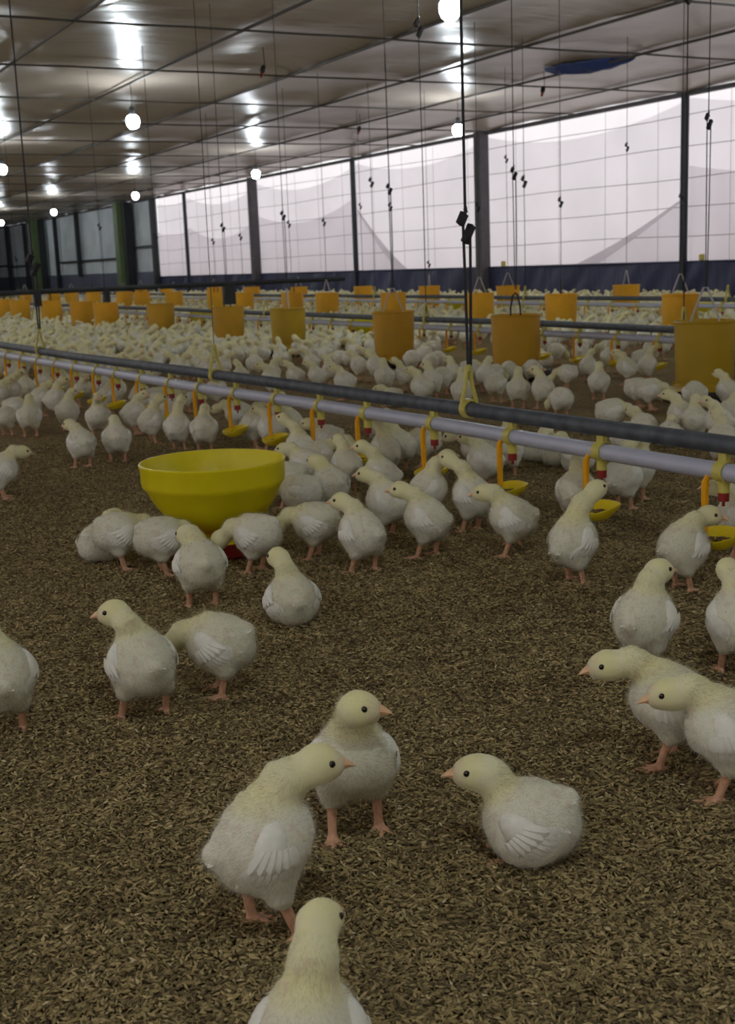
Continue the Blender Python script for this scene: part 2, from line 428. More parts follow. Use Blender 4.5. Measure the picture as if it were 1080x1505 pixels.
def surface_nets(F, org, h):
    s = F < 0
    nx, ny, nz = F.shape
    cnt = np.zeros((nx - 1, ny - 1, nz - 1), np.int8)
    sl = lambda i, n: slice(i, n - 1 + i)
    for i in (0, 1):
        for j in (0, 1):
            for k in (0, 1): cnt += s[sl(i, nx), sl(j, ny), sl(k, nz)]
    act = (cnt > 0) & (cnt < 8)
    ids = -np.ones(act.shape, np.int64); cells = np.argwhere(act); ids[act] = np.arange(len(cells))
    acc = np.zeros((len(cells), 3)); num = np.zeros(len(cells))
    for ax in range(3):
        o1, o2 = [a for a in range(3) if a != ax]
        for i in (0, 1):
            for j in (0, 1):
                a = cells.copy(); a[:, o1] += i; a[:, o2] += j; b = a.copy(); b[:, ax] += 1
                fa = F[tuple(a.T)]; fb = F[tuple(b.T)]; m = (fa < 0) != (fb < 0)
                t = np.where(m, fa / np.where(m, fa - fb, 1), 0)
                p = a.astype(float); p[:, ax] += t
                acc[m] += p[m]; num[m] += 1
    V = acc / num[:, None] * h + org
    Q = []
    for ax in range(3):
        o1, o2 = (ax + 1) % 3, (ax + 2) % 3
        A = [slice(None)] * 3; B = [slice(None)] * 3
        A[ax] = slice(0, -1); B[ax] = slice(1, None)
        ch = s[tuple(A)] != s[tuple(B)]
        e = np.argwhere(ch)
        e = e[(e[:, o1] > 0) & (e[:, o2] > 0) & (e[:, o1] < F.shape[o1] - 1) & (e[:, o2] < F.shape[o2] - 1)]
        ins = s[tuple(e.T)]
        def cid(d1, d2):
            c = e.copy(); c[:, o1] -= d1; c[:, o2] -= d2; return ids[tuple(c.T)]
        q = np.stack([cid(1, 1), cid(0, 1), cid(0, 0), cid(1, 0)], 1)
        q = np.where(ins[:, None], q, q[:, ::-1]); Q.append(q)
    return V, np.concatenate(Q)

def chick_frame(d):
    Rb = rotx(d['pitch']); bc = np.array(d['bc'])
    return Rb, bc
def head_frame(d):
    return rotz(-d['hy']) @ rotx(d['hp'])

def chick_prims(d, vox):
    """list of (kind, fn(P)->dist, smooth k, region)"""
    Rb, bc = chick_frame(d); br = d['br']; I = np.eye(3)
    B = lambda p: bc + Rb @ np.array(p)
    head = np.array(d['head'], float); Hf = head_frame(d)
    L = []
    L.append((lambda P: sd_ell(P, bc, br, Rb), .01, 'body'))
    L.append((lambda P: sd_ell(P, B((0, .021, -.003)), (.031, .025, .032), Rb), .02, 'body'))
    L.append((lambda P: sd_ell(P, B((0, -.022, -.008)), (.0305, .0260, .0270), Rb), .02, 'body'))
    L.append((lambda P: sd_cap(P, B((0, -.030, .014)), B((0, -.041, .020)), .011, .007), .02, 'body'))
    nb = B((0, .020, .018)); mid = nb * .45 + head * .55 + np.array([0, -.003, .0]) + (np.array([0, -.008, .004]) if d['head'][2] > d['bc'][2] + .05 else np.array([0, .002, .012]))
    hb = head - Hf @ np.array((0, .006, .004))
    L.append((lambda P: sd_cap(P, nb, mid, .0205 * d['nk'], .0150 * d['nk']), .012, 'neck'))
    L.append((lambda P: sd_cap(P, mid, hb, .0150 * d['nk'], .0142 * d['nk'] ** .6), .012, 'neck'))
    L.append((lambda P: sd_ell(P, head, (.0168, .0196, .0177), Hf), .010, 'head'))
    L.append((lambda P: sd_ell(P, head + Hf @ np.array((0, .0122, -.0035)), (.0115, .0110, .0112), Hf), .008, 'head'))
    lr = max(.0053, .8 * vox); tr = max(.0033, .72 * vox)
    for sgn, ft in zip((-1, 1), d['feet']):
        if d['sit']:
            a = B((sgn * .026, .004, -.018)); a[2] = max(a[2], .026)
            L.append((lambda P, a=a: sd_ell(P, a, (.016, .028, .022), I), .012, 'body'))
            fx, fy = sgn * .020, .026
            for ang in (-28, 0, 28):
                e = np.array((fx + .016 * sin(radians(ang)), fy + .016 * cos(radians(ang)), tr * .7))
                L.append((lambda P, e=e, fx=fx, fy=fy: sd_cap(P, (fx, fy - .004, tr), e, tr, tr * .75), .003, 'leg'))
            continue
        fx, fy = ft[0], ft[1]; fz = ft[2] if len(ft) > 2 else 0.0
        hip = B((sgn * .021, .002, -.012)); hock = np.array((sgn * .022 * .4 + fx * .6, fy * .7 - .012, (.046 if d['bc'][2] > .09 else .042) + fz * .6))
        ank = np.array((fx, fy, .006 + fz))
        L.append((lambda P, hip=hip, hock=hock: sd_cap(P, hip, hock + np.array((0, .002, .004)), .0232, .0128), .016, 'body'))
        L.append((lambda P, hock=hock, ank=ank: sd_cap(P, hock + np.array((0, 0, .008)), ank, lr * 1.1, lr * .9), .004, 'leg'))
        for ang, ln in ((-34, .022), (0, .027), (34, .022), (176, .011)):
            e = ank + np.array((ln * sin(radians(ang)), ln * cos(radians(ang)), -.0035 if fz < .004 else -.010))
            L.append((lambda P, e=e, ank=ank: sd_cap(P, ank + np.array((0, 0, -.001)), e, tr * 1.1, tr * .75), .004, 'leg'))
    return L

def strands(V, Nn, tint, tri, wsel, count, ln, wd, rs):
    a, b, c = V[tri[:, 0]], V[tri[:, 1]], V[tri[:, 2]]
    area = np.linalg.norm(np.cross(b - a, c - a), axis=1) * wsel
    pick = rs.choice(len(tri), count, p=area / area.sum())
    u = rs.random((count, 2)); fl = u.sum(1) > 1; u[fl] = 1 - u[fl]
    t = tri[pick]
    P = V[t[:, 0]] * (1 - u.sum(1))[:, None] + V[t[:, 1]] * u[:, :1] + V[t[:, 2]] * u[:, 1:]
    n = Nn[t].mean(1); n /= np.linalg.norm(n, axis=1)[:, None] + 1e-9
    flow = np.array((0, -.85, -.5)) - n * (n @ np.array((0, -.85, -.5)))[:, None]
    dr = n * (.45 + .35 * rs.random((count, 1))) + flow * .8 + rs.normal(0, .28, (count, 3))
    dr /= np.linalg.norm(dr, axis=1)[:, None]
    sd = np.cross(dr, n); sd /= np.linalg.norm(sd, axis=1)[:, None] + 1e-9
    l = ln * (.55 + .8 * rs.random((count, 1))); w = wd * (.7 + .6 * rs.random((count, 1)))
    p0 = P - n * .0012
    T = np.stack([p0 - sd * w, p0 + sd * w, p0 + dr * l], 1).reshape(-1, 3)
    tn = tint[t].mean(1)
    return T, np.repeat(n, 3, 0), np.repeat(tn, 3, 0)

def chick_body_mesh(name, d, vox, nstr=0, seed=0, slen=.0065, swid=.00028):
    rs = np.random.default_rng(seed)
    prims = chick_prims(d, vox)
    lo = np.array((-.07, -.095, -.008)); hi = np.array((.07, max(.075, d['head'][1] + .04), max(d['head'][2], d['bc'][2] + .03) + .035))
    n = np.ceil((hi - lo) / vox).astype(int) + 1
    gx_, gy_, gz_ = [lo[i] + vox * np.arange(n[i]) for i in range(3)]
    P = np.stack(np.meshgrid(gx_, gy_, gz_, indexing='ij'), -1)
    F = None
    for fn, k, reg in prims:
        dd = fn(P); F = dd if F is None else smin(F, dd, max(k, 1e-4))
    V, Qd = surface_nets(F, lo, vox)
    # regions
    db = np.full(len(V), 9.); dh = np.full(len(V), 9.); dl = np.full(len(V), 9.); dn = np.full(len(V), 9.)
    for fn, k, reg in prims:
        q = fn(V)
        if reg == 'body': db = np.minimum(db, q)
        elif reg == 'head': dh = np.minimum(dh, q)
        elif reg == 'neck': dn = np.minimum(dn, q)
        else: dl = np.minimum(dl, q)
    leg = dl < np.minimum(db, np.minimum(dh, dn)) - .0005
    # normals
    tri = np.concatenate([Qd[:, [0, 1, 2]], Qd[:, [0, 2, 3]]])
    fnm = np.cross(V[tri[:, 1]] - V[tri[:, 0]], V[tri[:, 2]] - V[tri[:, 0]])
    Nn = np.zeros_like(V)
    for i in range(3): np.add.at(Nn, tri[:, i], fnm)
    Nn /= np.linalg.norm(Nn, axis=1)[:, None] + 1e-12
    yel = np.clip(1 - (np.minimum(dh, dn * 1.0) / .010), 0, 1) * np.where(dh < dn, .85, .75)
    back = np.clip((V[:, 2] - d['bc'][2] - .02) / .04, 0, 1) * .22
    yel = np.clip(np.maximum(yel, back) * d['yellow'] + .06, 0, 1)
    pink = np.zeros(len(V))
    if vox < .004:
        nz = np.array([noise.noise((v[0] * 95 + seed * 3.1, v[1] * 95, v[2] * 95)) + .5 * noise.noise((v[0] * 240, v[1] * 240 + seed, v[2] * 240)) for v in V])
        V = V + Nn * (nz * np.where(leg, 0, np.where(dh < .006, .0006, .0018)))[:, None]
        pink = np.clip(nz * 1.2 - .26, 0, .36) * (db < dh) * (~leg)
        yel = np.clip(yel + nz * .10, 0, 1)
    fw = (V - np.array(d['head'])) @ head_frame(d)
    pink = np.maximum(pink, np.clip((fw[:, 1] - .006) / .016, 0, 1) * .45 * (dh < .004))
    tint = np.stack([yel, pink, np.zeros(len(V)), np.ones(len(V))], 1)
    fleg = leg[Qd].sum(1) >= 2
    allV = V; allN = Nn; allT = tint; ntri = 0
    if nstr:
        wsel = (~(leg[tri].any(1))).astype(float)
        face = dh < .004
        wsel *= np.where(face[tri].all(1), .7, 1.0)
        ST, SN, STn = strands(V, Nn, tint, tri, wsel, nstr, slen, swid, rs)
        hd = np.linalg.norm(ST.reshape(-1, 3, 3)[:, 0] - np.array(d['head']), axis=1) < .026
        T3 = ST.reshape(-1, 3, 3); T3[hd, 2] = T3[hd, 0] * .55 + T3[hd, 2] * .45; ST = T3.reshape(-1, 3)
        allV = np.concatenate([V, ST]); allN = np.concatenate([Nn, SN]); allT = np.concatenate([tint, STn]); ntri = nstr
    me = bpy.data.meshes.new(name)
    nq = len(Qd); nv = len(allV)
    me.vertices.add(nv); me.vertices.foreach_set('co', allV.astype(np.float32).ravel())
    loops = np.concatenate([Qd.ravel(), len(V) + np.arange(ntri * 3)]).astype(np.int32)
    me.loops.add(len(loops)); me.loops.foreach_set('vertex_index', loops)
    starts = np.concatenate([np.arange(nq) * 4, nq * 4 + np.arange(ntri) * 3]).astype(np.int32)
    me.polygons.add(nq + ntri); me.polygons.foreach_set('loop_start', starts)
    mi = np.concatenate([fleg.astype(np.int32), np.full(ntri, 2, np.int32)])
    me.materials.append(M['down']); me.materials.append(M['skin']); me.materials.append(M['fluff'])
    me.polygons.foreach_set('material_index', mi)
    me.polygons.foreach_set('use_smooth', np.ones(nq + ntri, bool))
    me.update(calc_edges=True)
    at = me.attributes.new('tint', 'FLOAT_COLOR', 'POINT'); at.data.foreach_set('color', allT.astype(np.float32).ravel())
    if nstr: me.normals_split_custom_set_from_vertices(allN.astype(np.float32))
    return me

def blade(mb, base, dirv, nrm, ln, wd, th=.0007, curl=0.0):
    """one feather: a tapered, slightly ridged leaf of real thickness"""
    base = Vector(base); dirv = Vector(dirv).normalized(); nrm = Vector(nrm).normalized(); side = dirv.cross(nrm).normalized()
    st = [(0, .45), (.25, .85), (.55, 1), (.82, .78), (.96, .4), (1, .08)]
    vs = []
    for t, w in st:
        p = base + dirv * (ln * t) + nrm * (curl * t * t)
        vs += [p - side * wd * w, p + nrm * (th + .0012 * w), p + side * wd * w, p - nrm * th]
    fs = []
    for k in range(len(st) - 1):
        for j in range(4):
            j2 = (j + 1) % 4; fs.append((k * 4 + j, k * 4 + j2, (k + 1) * 4 + j2, (k + 1) * 4 + j))
    fs += [(3, 2, 1, 0), tuple(len(st) * 4 - 4 + j for j in range(4))]
    mb.add(vs, fs)

def wing_mesh(d, sgn, lod):
    """folded wing that hugs the flank: a shoulder pad with coverts and a fan of flight feathers"""
    Rb, bc = chick_frame(d); br = d['br']
    mb = MB()
    # flat layout in (y, z) of the body frame, x = stand-off
    nb = 18 if lod == 0 else 9
    pad_n = (14, 10) if lod == 0 else (9, 6)
    pv = []; pf = []
    for j in range(pad_n[1] + 1):
        for i in range(pad_n[0]):
            a = 2 * pi * i / pad_n[0]; b = pi * j / pad_n[1] - pi / 2
            y = .006 + .021 * cos(a) * cos(b); z = .006 + .0135 * sin(a) * cos(b) + .18 * (y - .006); x = .0062 * sin(b)
            pv.append((x, y, z))
    for j in range(pad_n[1]):
        for i in range(pad_n[0]):
            i2 = (i + 1) % pad_n[0]
            pf.append((j * pad_n[0] + i, j * pad_n[0] + i2, (j + 1) * pad_n[0] + i2, (j + 1) * pad_n[0] + i))
    mb.add(pv, pf)
    rows = ((7, .033, .0052, (-.004, .004), (8, 44), .002), (6, .023, .0050, (.004, .006), (5, 50), .0045)) if lod == 0 else ((4, .034, .008, (-.003, .004), (10, 42), .003),)
    for cnt, ln, wd, (oy, oz), (a0, a1), off in rows:
        for q in range(cnt):
            t = q / max(1, cnt - 1); ang = radians(a0 + (a1 - a0) * t)
            blade(mb, (off + .0006 * q, oy + .013 * t, oz + .006 - .016 * t), (0, -cos(ang), -sin(ang)), (1, 0, 0), ln * (1 - .28 * t), wd, .0006, .001)
    out = []
    droop = d['wing']
    cr, sr = cos(radians(droop)), sin(radians(droop))
    for x, y, z in mb.v:
        x = x * 1.05 + .0010; y = .010 + (y - .010) * 1.14; z = .008 + (z - .008) * 1.16
        y2 = .012 + (y - .012) * cr - (z - .008) * sr; z2 = .008 + (y - .012) * sr + (z - .008) * cr
        q = 1 - (y2 / (br[1] * 1.06)) ** 2 - (z2 / (br[2] * 1.04)) ** 2
        hx = (br[0] + .0005) * sqrt(max(.30, q)) + .0012
        p = Vector(bc) + Vector(Rb @ np.array((sgn * (hx + x), y2, z2)))
        out.append(tuple(p))
    mb.v = out
    if sgn < 0: mb.f = [f[::-1] for f in mb.f]
    return mb.mesh('wing', M['feather'])

def beak_mesh(d):
    Hf = head_frame(d); hd = np.array(d['head']); mb = MB()
    def horn(z0, rz, rx, ln, dropz, y0):
        vs = []; n = 8; st = 5
        for k in range(st + 1):
            t = k / st; w = (1 - t) ** .75
            for j in range(n):
                a = 2 * pi * j / n
                vs.append((rx * cos(a) * w, y0 + ln * t, z0 + rz * sin(a) * w + dropz * t * t))
        fs = [(k * n + j, (k + 1) * n + j, (k + 1) * n + (j + 1) % n, k * n + (j + 1) % n) for k in range(st) for j in range(n)]
        fs.append(tuple(range(n))); fs = [f[::-1] for f in fs]
        mb.add([Vector(hd + Hf @ np.array(v)) for v in vs], fs)
    horn(-.0016, .0074, .0084, .0180, -.0048, .0168)
    horn(-.0060, .0042, .0064, .0120, .0004, .0168)
    return mb.mesh('beak', M['beak'])
def eye_mesh(d, sgn):
    Hf = head_frame(d); hd = np.array(d['head']); mb = MB()
    c = hd + Hf @ np.array((sgn * .0149, .0088, .0036))
    n, m = 10, 7; vs = []; fs = []
    for j in range(m + 1):
        for i in range(n):
            a = 2 * pi * i / n; b = pi * j / m - pi / 2
            vs.append(Vector(c + Hf @ np.array((.0021 * cos(a) * cos(b), .0034 * sin(a) * cos(b), .0034 * sin(b)))))
    for j in range(m):
        for i in range(n): fs.append((j * n + i, j * n + (i + 1) % n, (j + 1) * n + (i + 1) % n, (j + 1) * n + i))
    mb.add(vs, fs); return mb.mesh('eye', M['eye'])
def tail_mesh(d, lod):
    Rb, bc = chick_frame(d); mb = MB()
    for q in range(5 if lod == 0 else 3):
        t = (q / (4 if lod == 0 else 2)) - .5
        dv = Rb @ np.array((t * .9, -.85, .42 - abs(t) * .3)); nv = Rb @ np.array((t * .3, .4, .9))
        blade(mb, bc + Rb @ np.array((t * .012, -.039, .017)), dv, nv, .0115, .0036)
    return mb.mesh('tail', M['feather'])

PARTNAMES = ('body', 'beak', 'eye', 'eye', 'wing', 'wing', 'tail')
def build_chick(d, lod, seed):
    """returns list of (part name, mesh)"""
    if lod == 0:
        body = chick_body_mesh('chick_body', d, .0020, 15000, seed, .0072, .00024)
    elif lod == 1:
        body = chick_body_mesh('chick_body', d, .0030, 3500, seed, .0062, .0005)
    elif lod == 2:
        body = chick_body_mesh('chick_body', d, .0036, 0, seed)
    else:
        body = chick_body_mesh('chick_body', d, .0085, 0, seed)
    parts = [('body', body)]
    if lod <= 1:
        parts += [('beak', beak_mesh(d)), ('eye', eye_mesh(d, -1)), ('eye', eye_mesh(d, 1)), ('wing', wing_mesh(d, -1, lod)), ('wing', wing_mesh(d, 1, lod)), ('tail', tail_mesh(d, lod))]
    elif lod == 2:
        parts += [('beak', beak_mesh(d)), ('wing', wing_mesh(d, -1, 1)), ('wing', wing_mesh(d, 1, 1))]
    return parts

GROUP = 'young white broiler chicks on the litter'
def place_chick(parts, pos, phi, label, scale=1.0, wing_lab=False):
    bear = atan2(pos.x, pos.y) + radians(phi)
    if len(parts) == 1:
        o = link('chick', parts[0][1], None, (pos.x, pos.y, 0.0), (0, 0, -bear)); tag(o, label, 'chick', GROUP)
    else:
        o = thing('chick', label, 'chick', (pos.x, pos.y, 0.0), -bear, GROUP)
        for nm, me in parts: link(nm, me, o)
    o.scale = (scale,) * 3
    return o

# ------------------------------------------------------------------ tube feeders
ORD = ['first', 'second', 'third', 'fourth', 'fifth', 'sixth', 'seventh', 'eighth', 'ninth', 'tenth', 'eleventh', 'twelfth', 'thirteenth', 'fourteenth', 'fifteenth', 'sixteenth', 'seventeenth', 'eighteenth', 'nineteenth', 'twentieth', 'last']
def feeder_meshes(mat):
    hop = MB()
    prof = [(.112, .055), (.118, .17), (.1225, .315), (.1255, .316), (.1265, .322), (.1225, .326), (.1195, .322), (.115, .17), (.108, .06)]
    hop.lathe(prof, 40)
    hop.lathe([(.119, .20), (.1195, .205), (.119, .21)], 40)          # moulded ring
    hop_me = hop.mesh('hopper', mat)
    pan = MB()
    pan.lathe([(.02, .004), (.155, .004), (.172, .016), (.178, .046), (.1765, .05), (.168, .046), (.158, .022), (.10, .020), (.05, .05), (.012, .075)], 40)
    rim = MB(); rim.lathe([(.128, .052), (.131, .052), (.150, .044), (.152, .048), (.131, .060), (.122, .075), (.116, .074)], 40, close=True)
    for q in range(6):
        a = q * pi / 3; rim.box((.122 * cos(a), .122 * sin(a), .064), (.016, .006, .03), Matrix.Rotation(a, 3, 'Z'))
    feed = MB(); feed.lathe([(.0, .031), (.06, .034), (.12, .030), (.16, .026), (.161, .02), (.0, .02)], 28)
    return hop_me, pan.mesh('pan', M['darkpan']), rim.mesh('pan_ring', mat), feed.mesh('feed', M['feed'])
def bail_mesh(mat, h):
    b = MB()
    if h > .15: b.tube([(-.026, 0, .30), (-.024, 0, .36), (-.012, 0, .42), (0, 0, .432), (.012, 0, .42), (.024, 0, .36), (.026, 0, .30)], .0045, 7); return b.mesh('bail_handle', mat)
    b.tube([(-.062, 0, .29), (-.055, 0, .335), (-.022, 0, .326 + h * .72), (-.008, 0, .326 + h), (.008, 0, .326 + h), (.022, 0, .326 + h * .72), (.055, 0, .335), (.062, 0, .29)], .0042, 7)
    return b.mesh('bail_handle', mat)
F_OR = feeder_meshes(M['tube']); F_MU = feeder_meshes(M['tube2']); F_AM = feeder_meshes(M['tube0'])
BAIL = {'pale': bail_mesh(M['wire'], .13), 'dark': bail_mesh(M['cord'], .16)}
FEED = []   # (x, y) of everything a chick cannot stand in
FROW = {}
def put_feeder(pos, mset, bail, label, group, rz):
    t = thing('tube_feeder', label, 'feeder', (pos[0], pos[1], 0), rz, group)
    link('hopper', mset[0], t); p = link('pan', mset[1], t); link('pan_ring', mset[2], p); link('feed', mset[3], p)
    if bail: link('bail_handle', BAIL[bail], t)
    FEED.append((pos[0], pos[1], .19)); return t
rowdata = {
    'front': (3.62, [(1035, 530), (758, 505), (579, 500), (424, 485), (343, 480), (229, 470), (161, 468), (118, 463), (68, 460), (35, 458), (2, 455), (-40, 452)]),
    'middle': (5.85, [(991, 460), (829, 455), (702, 453), (570, 450), (486, 448), (424, 446), (362, 444), (316, 442), (250, 440), (212, 438), (178, 438), (140, 438), (104, 436), (74, 434), (40, 432)]),
    'back': (7.55, [(914, 432), (750, 432), (629, 432), (528, 432), (443, 432), (366, 432), (318, 430), (243, 430), (203, 430)]),
}
rcol = {'front': 'mustard', 'middle': 'orange', 'back': 'orange'}
for row, (X, lst) in rowdata.items():
    FROW[row] = []
    for i, (px, py) in enumerate(lst):
        p = gx(px, py, X); p.x += (.05, -.03, .02, .06, -.04)[i % 5] * (0 if row == 'front' and i < 4 else 1)
        mus = row == 'front' and i in (0, 3)
        bail = {('front', 0): 'pale', ('front', 1): 'dark', ('front', 2): 'pale', ('middle', 2): 'pale', ('back', 1): 'pale'}.get((row, i), 'dark' if (i + len(row)) % 2 else 'pale')
        lab = '%s tube feeder hanging in the %s feeder row, %s from its near end' % ('dull mustard' if mus else 'orange', row, ORD[i])
        put_feeder(p, F_MU if mus else F_AM if row == 'front' and i < 6 else F_OR, bail, lab, '%s row of hanging tube feeders' % row, (i * 1.3 + X) % 3.1 if not (row == 'front' and i < 3) else -YAW)
        FROW[row].append((p.x, p.y, i))

# ------------------------------------------------------------------ yellow bowl feeders
def bowl_meshes():
    b = MB(); n = 72
    # outside rim -> collar, then back up the inside; the lower cone is faceted
    out = [(.1555, .200), (.1575, .198), (.1575, .194), (.1555, .190), (.1545, .158), (.1525, .150), (.1475, .145)]
    cone = [(.132, .115), (.112, .085), (.098, .066)]
    col = [(.0735, .052), (.0700, .050), (.0690, .042), (.0715, .040), (.0715, .036), (.0690, .034), (.0690, .027), (.0720, .025), (.0720, .021), (.0695, .020)]
    inn = [(.0665, .020), (.0665, .052), (.088, .068), (.101, .087), (.121, .117), (.1445, .150), (.1515, .190), (.1530, .200)]
    b.lathe(out + cone + col + inn, n, close=True)
    vs = []
    for k, v in enumerate(b.v):
        ring = k // n; r = sqrt(v[0] ** 2 + v[1] ** 2); a = atan2(v[1], v[0])
        if len(out) <= ring < len(out) + 3:     # eight shallow facets on the cone
            w = (.15, .5, .6)[ring - len(out)]
            s_ = pi / 4; am = (a % s_) - s_ / 2; fac = cos(s_ / 2) / cos(am); r2 = r * (1 - w + w * (fac + .035)); v = (r2 * cos(a), r2 * sin(a), v[2])
        vs.append(v)
    b.v = vs
    base = MB(); base.lathe([(.02, .003), (.122, .003), (.131, .010), (.133, .036), (.1305, .038), (.126, .034), (.120, .014), (.09, .012), (.074, .020), (.066, .024), (.02, .03)], 56)
    feed = MB(); feed.lathe([(.0, .130), (.05, .125), (.09, .112), (.113, .104), (.113, .100), (.0, .10)], 40)
    return b.mesh('bowl', M['yellow']), base.mesh('base_pan', M['redpan']), feed.mesh('feed', M['feed'])
BOWL = bowl_meshes()
def put_bowl(pos, label, rz=0, s=1.0):
    t = thing('bowl_feeder', label, 'feeder', (pos[0], pos[1], 0), rz, 'yellow bowl feeders on the litter')
    b = link('bowl', BOWL[0], t); link('feed', BOWL[2], b); link('base_pan', BOWL[1], t); t.scale = (s,) * 3
    FEED.append((pos[0], pos[1], .14)); return t
BOWLP = gz(320, 808)
put_bowl(BOWLP, 'big bright yellow bowl feeder on a red base in front of the near drinker line', .3)
for px, py, z, lab in ((302, 478, 4.42, 'yellow bowl feeder half hidden by the fifth front tube feeder'), (541, 492, 4.40, 'yellow bowl feeder peeping out beside the third front tube feeder'),
                       (1018, 463, 7.05, 'small looking yellow bowl feeder between the first middle tube feeder and the first front one'),
                       (676, 456, 7.1, 'yellow bowl feeder just behind the third middle tube feeder'),
                       (95, 440, 7.1, 'yellow bowl feeder seen between far tube feeders near the black divider rail'),
                       (193, 441, 7.1, 'yellow bowl feeder under the black divider rail beside a far tube feeder'),
                       (232, 443, 7.12, 'yellow bowl feeder touching the far pair of orange tube feeders')):
    p = gx(px, py, z); put_bowl(p, lab, px * .1)

# ------------------------------------------------------------------ drinker lines
def drinker_meshes(r):
    c = MB()   # saddle clip wrapped round the water pipe with a tab up to the support pipe
    c.lathe([(r + .0005, -.012), (r + .0035, -.012), (r + .0035, .012), (r + .0005, .012)], 18, close=True)
    c.v = [(v[0], v[2], v[1]) for v in c.v]; c.f = [f[::-1] for f in c.f]
    c.box((.0, 0, r + .014), (.012, .020, .028)); c.box((.006, 0, r + .026), (.020, .034, .005))
    c.lathe([(.011, -r - .022), (.011, -r - .004), (.012, -r)], 14)
    nip = MB(); nip.lathe([(.003, -r - .048), (.003, -r - .040), (.0105, -r - .038), (.0105, -r - .022), (.009, -r - .022)], 14)
    arm = MB()
    za = -r + .006; zb = -.118
    pts = [(-.004, .018, za), (-.012, .028, za + .002), (-.014, .034, za - .012), (-.014, .034, -.06), (-.014, .032, zb)]
    arm.tube(pts, [.0065, .0065, .007, .007, .006], 8)
    arm.v = [(v[0], v[1], v[2]) for v in arm.v]
    cup = MB(); n = 28; rings = [(.2, -.138), (.62, -.136), (.95, -.124), (1.0, -.1165), (.95, -.1160), (.86, -.122), (.5, -.129), (.05, -.130)]
    vs = []
    for s_, z in rings:
        for j in range(n):
            a = 2 * pi * j / n; ca, sa = cos(a), sin(a)
            y = .046 * (abs(ca) ** .9) * (1 if ca > 0 else -1); x = .026 * (abs(sa) ** .8) * (1 if sa > 0 else -1)
            lift = .006 * max(0, -ca) ** 2 * (s_ > .8)
            vs.append((-.014 + 1.55 * x * s_, -.004 + 1.1 * y * s_, z + lift + .34 * x * s_))
    fs = [(k * n + j, k * n + (j + 1) % n, (k + 1) * n + (j + 1) % n, (k + 1) * n + j) for k in range(len(rings) - 1) for j in range(n)]
    fs.append(tuple(range(n - 1, -1, -1))); fs.append(tuple((len(rings) - 1) * n + j for j in range(n)))
    cup.add(vs, fs)
    dr = MB()
    r_ = random.Random(4)
    for q in range(7):
        a = q * .9; rr = .013 * sqrt(r_.random()); zz = .30 * rr * cos(a)
        dr.box((-.010 + rr * cos(a), -.004 + 1.7 * rr * sin(a), -.1265 + zz), (.006 + .005 * r_.random(), .007 + .006 * r_.random(), .004), Matrix.Rotation(q, 3, 'Z'))
    return c.mesh('saddle_clip', M['clip']), nip.mesh('nipple', M['red']), arm.mesh('cup_arm', M['arm']), cup.mesh('drip_cup', M['cup']), dr.mesh('wet_feed', M['feed'], False)
DRK = drinker_meshes(.0175)
def yellow_hanger_mesh():
    h = MB(); r = .0185
    h.lathe([(r, -.011), (r + .005, -.011), (r + .005, .011), (r, .011)], 20, close=True)
    h.v = [(v[0], v[2], v[1]) for v in h.v]; h.f = [f[::-1] for f in h.f]
    for s_ in (-1, 1): h.tube([(s_ * (r + .002), 0, .004), (s_ * (r + .001), 0, .02), (s_ * .010, 0, .055), (s_ * .006, 0, .085), (0, 0, .098)], [.0055, .0055, .005, .005, .006], 8)
    h.lathe([(.004, .088), (.008, .09), (.008, .102), (.004, .106)], 12)
    return h.mesh('pipe_hanger', M['clip'])
HANG = yellow_hanger_mesh()
def drinker_line(label, path, zt, zw, ys, hang, dec=True):
    t = thing('drinker_line', label, 'drinker line', (path[0][0], path[0][1], 0), 0, 'hanging nipple drinker lines')
    ox, oy = path[0]
    def at(y):
        for (x0, y0), (x1, y1) in zip(path, path[1:]):
            if y <= y1: break
        u = (y - y0) / (y1 - y0); return x0 + (x1 - x0) * u
    P = []; y = path[0][1]
    while y < path[-1][1]:
        P.append((at(y) - ox, y - oy)); y += .25
    P.append((path[-1][0] - ox, path[-1][1] - oy))
    m1 = MB(); m1.tube([(x, y, zt + .002 * sin(y * 2.2)) for x, y in P], .0175, 16)
    link('support_pipe', m1.mesh('support_pipe', M['galv']), t)['label'] = 'grey galvanised pipe'
    m2 = MB(); m2.tube([(x, y, zw + .0015 * sin(y * 3)) for x, y in P], .0175, 16)
    link('water_pipe', m2.mesh('water_pipe', M['pvc']), t)['label'] = 'white plastic pipe'
    for k, y in enumerate(ys):
        c = link('saddle_clip', DRK[0], t, (at(y) - ox, y - oy, zw), (0, 0, -.02 + .04 * ((k * 7) % 3 - 1)))
        link('nipple', DRK[1], c)['label'] = 'red nipple'
        if k % 1 == 0:
            link('cup_arm', DRK[2], c); cu = link('drip_cup', DRK[3], c)
            if k < 9 and dec: link('wet_feed', DRK[4], c)
    for y in hang: link('pipe_hanger', HANG, t, (at(y) - ox, y - oy, zt))
    return at
Y1s = [1.32, 1.65, 1.99, 2.30, 2.62, 2.94, 3.20, 3.47, 3.75, 4.03, 4.30, 4.59, 4.87, 5.11] + [5.4 + .29 * k for k in range(16)]
L1 = [(1.65, .4), (1.64, 1.65), (1.62, 2.45), (1.57, 3.4), (1.53, 4.0), (1.47, 5.4), (1.43, 6.7), (1.40, 9.0), (1.42, 12.5)]
at1 = drinker_line('near drinker line, grey pipe over white pipe with yellow cups, nearest of three', L1, .25, .2, Y1s, [2.47, 3.9, 5.94, 8.0])
at2 = drinker_line('second drinker line running just behind the front row of tube feeders', [(3.95, 2.0), (4.03, 5.5), (4.0, 9.4), (3.98, 24)], .25, .2, [2.6 + .31 * k for k in range(45)], [4.3, 6.6, 9, 11.5], False)
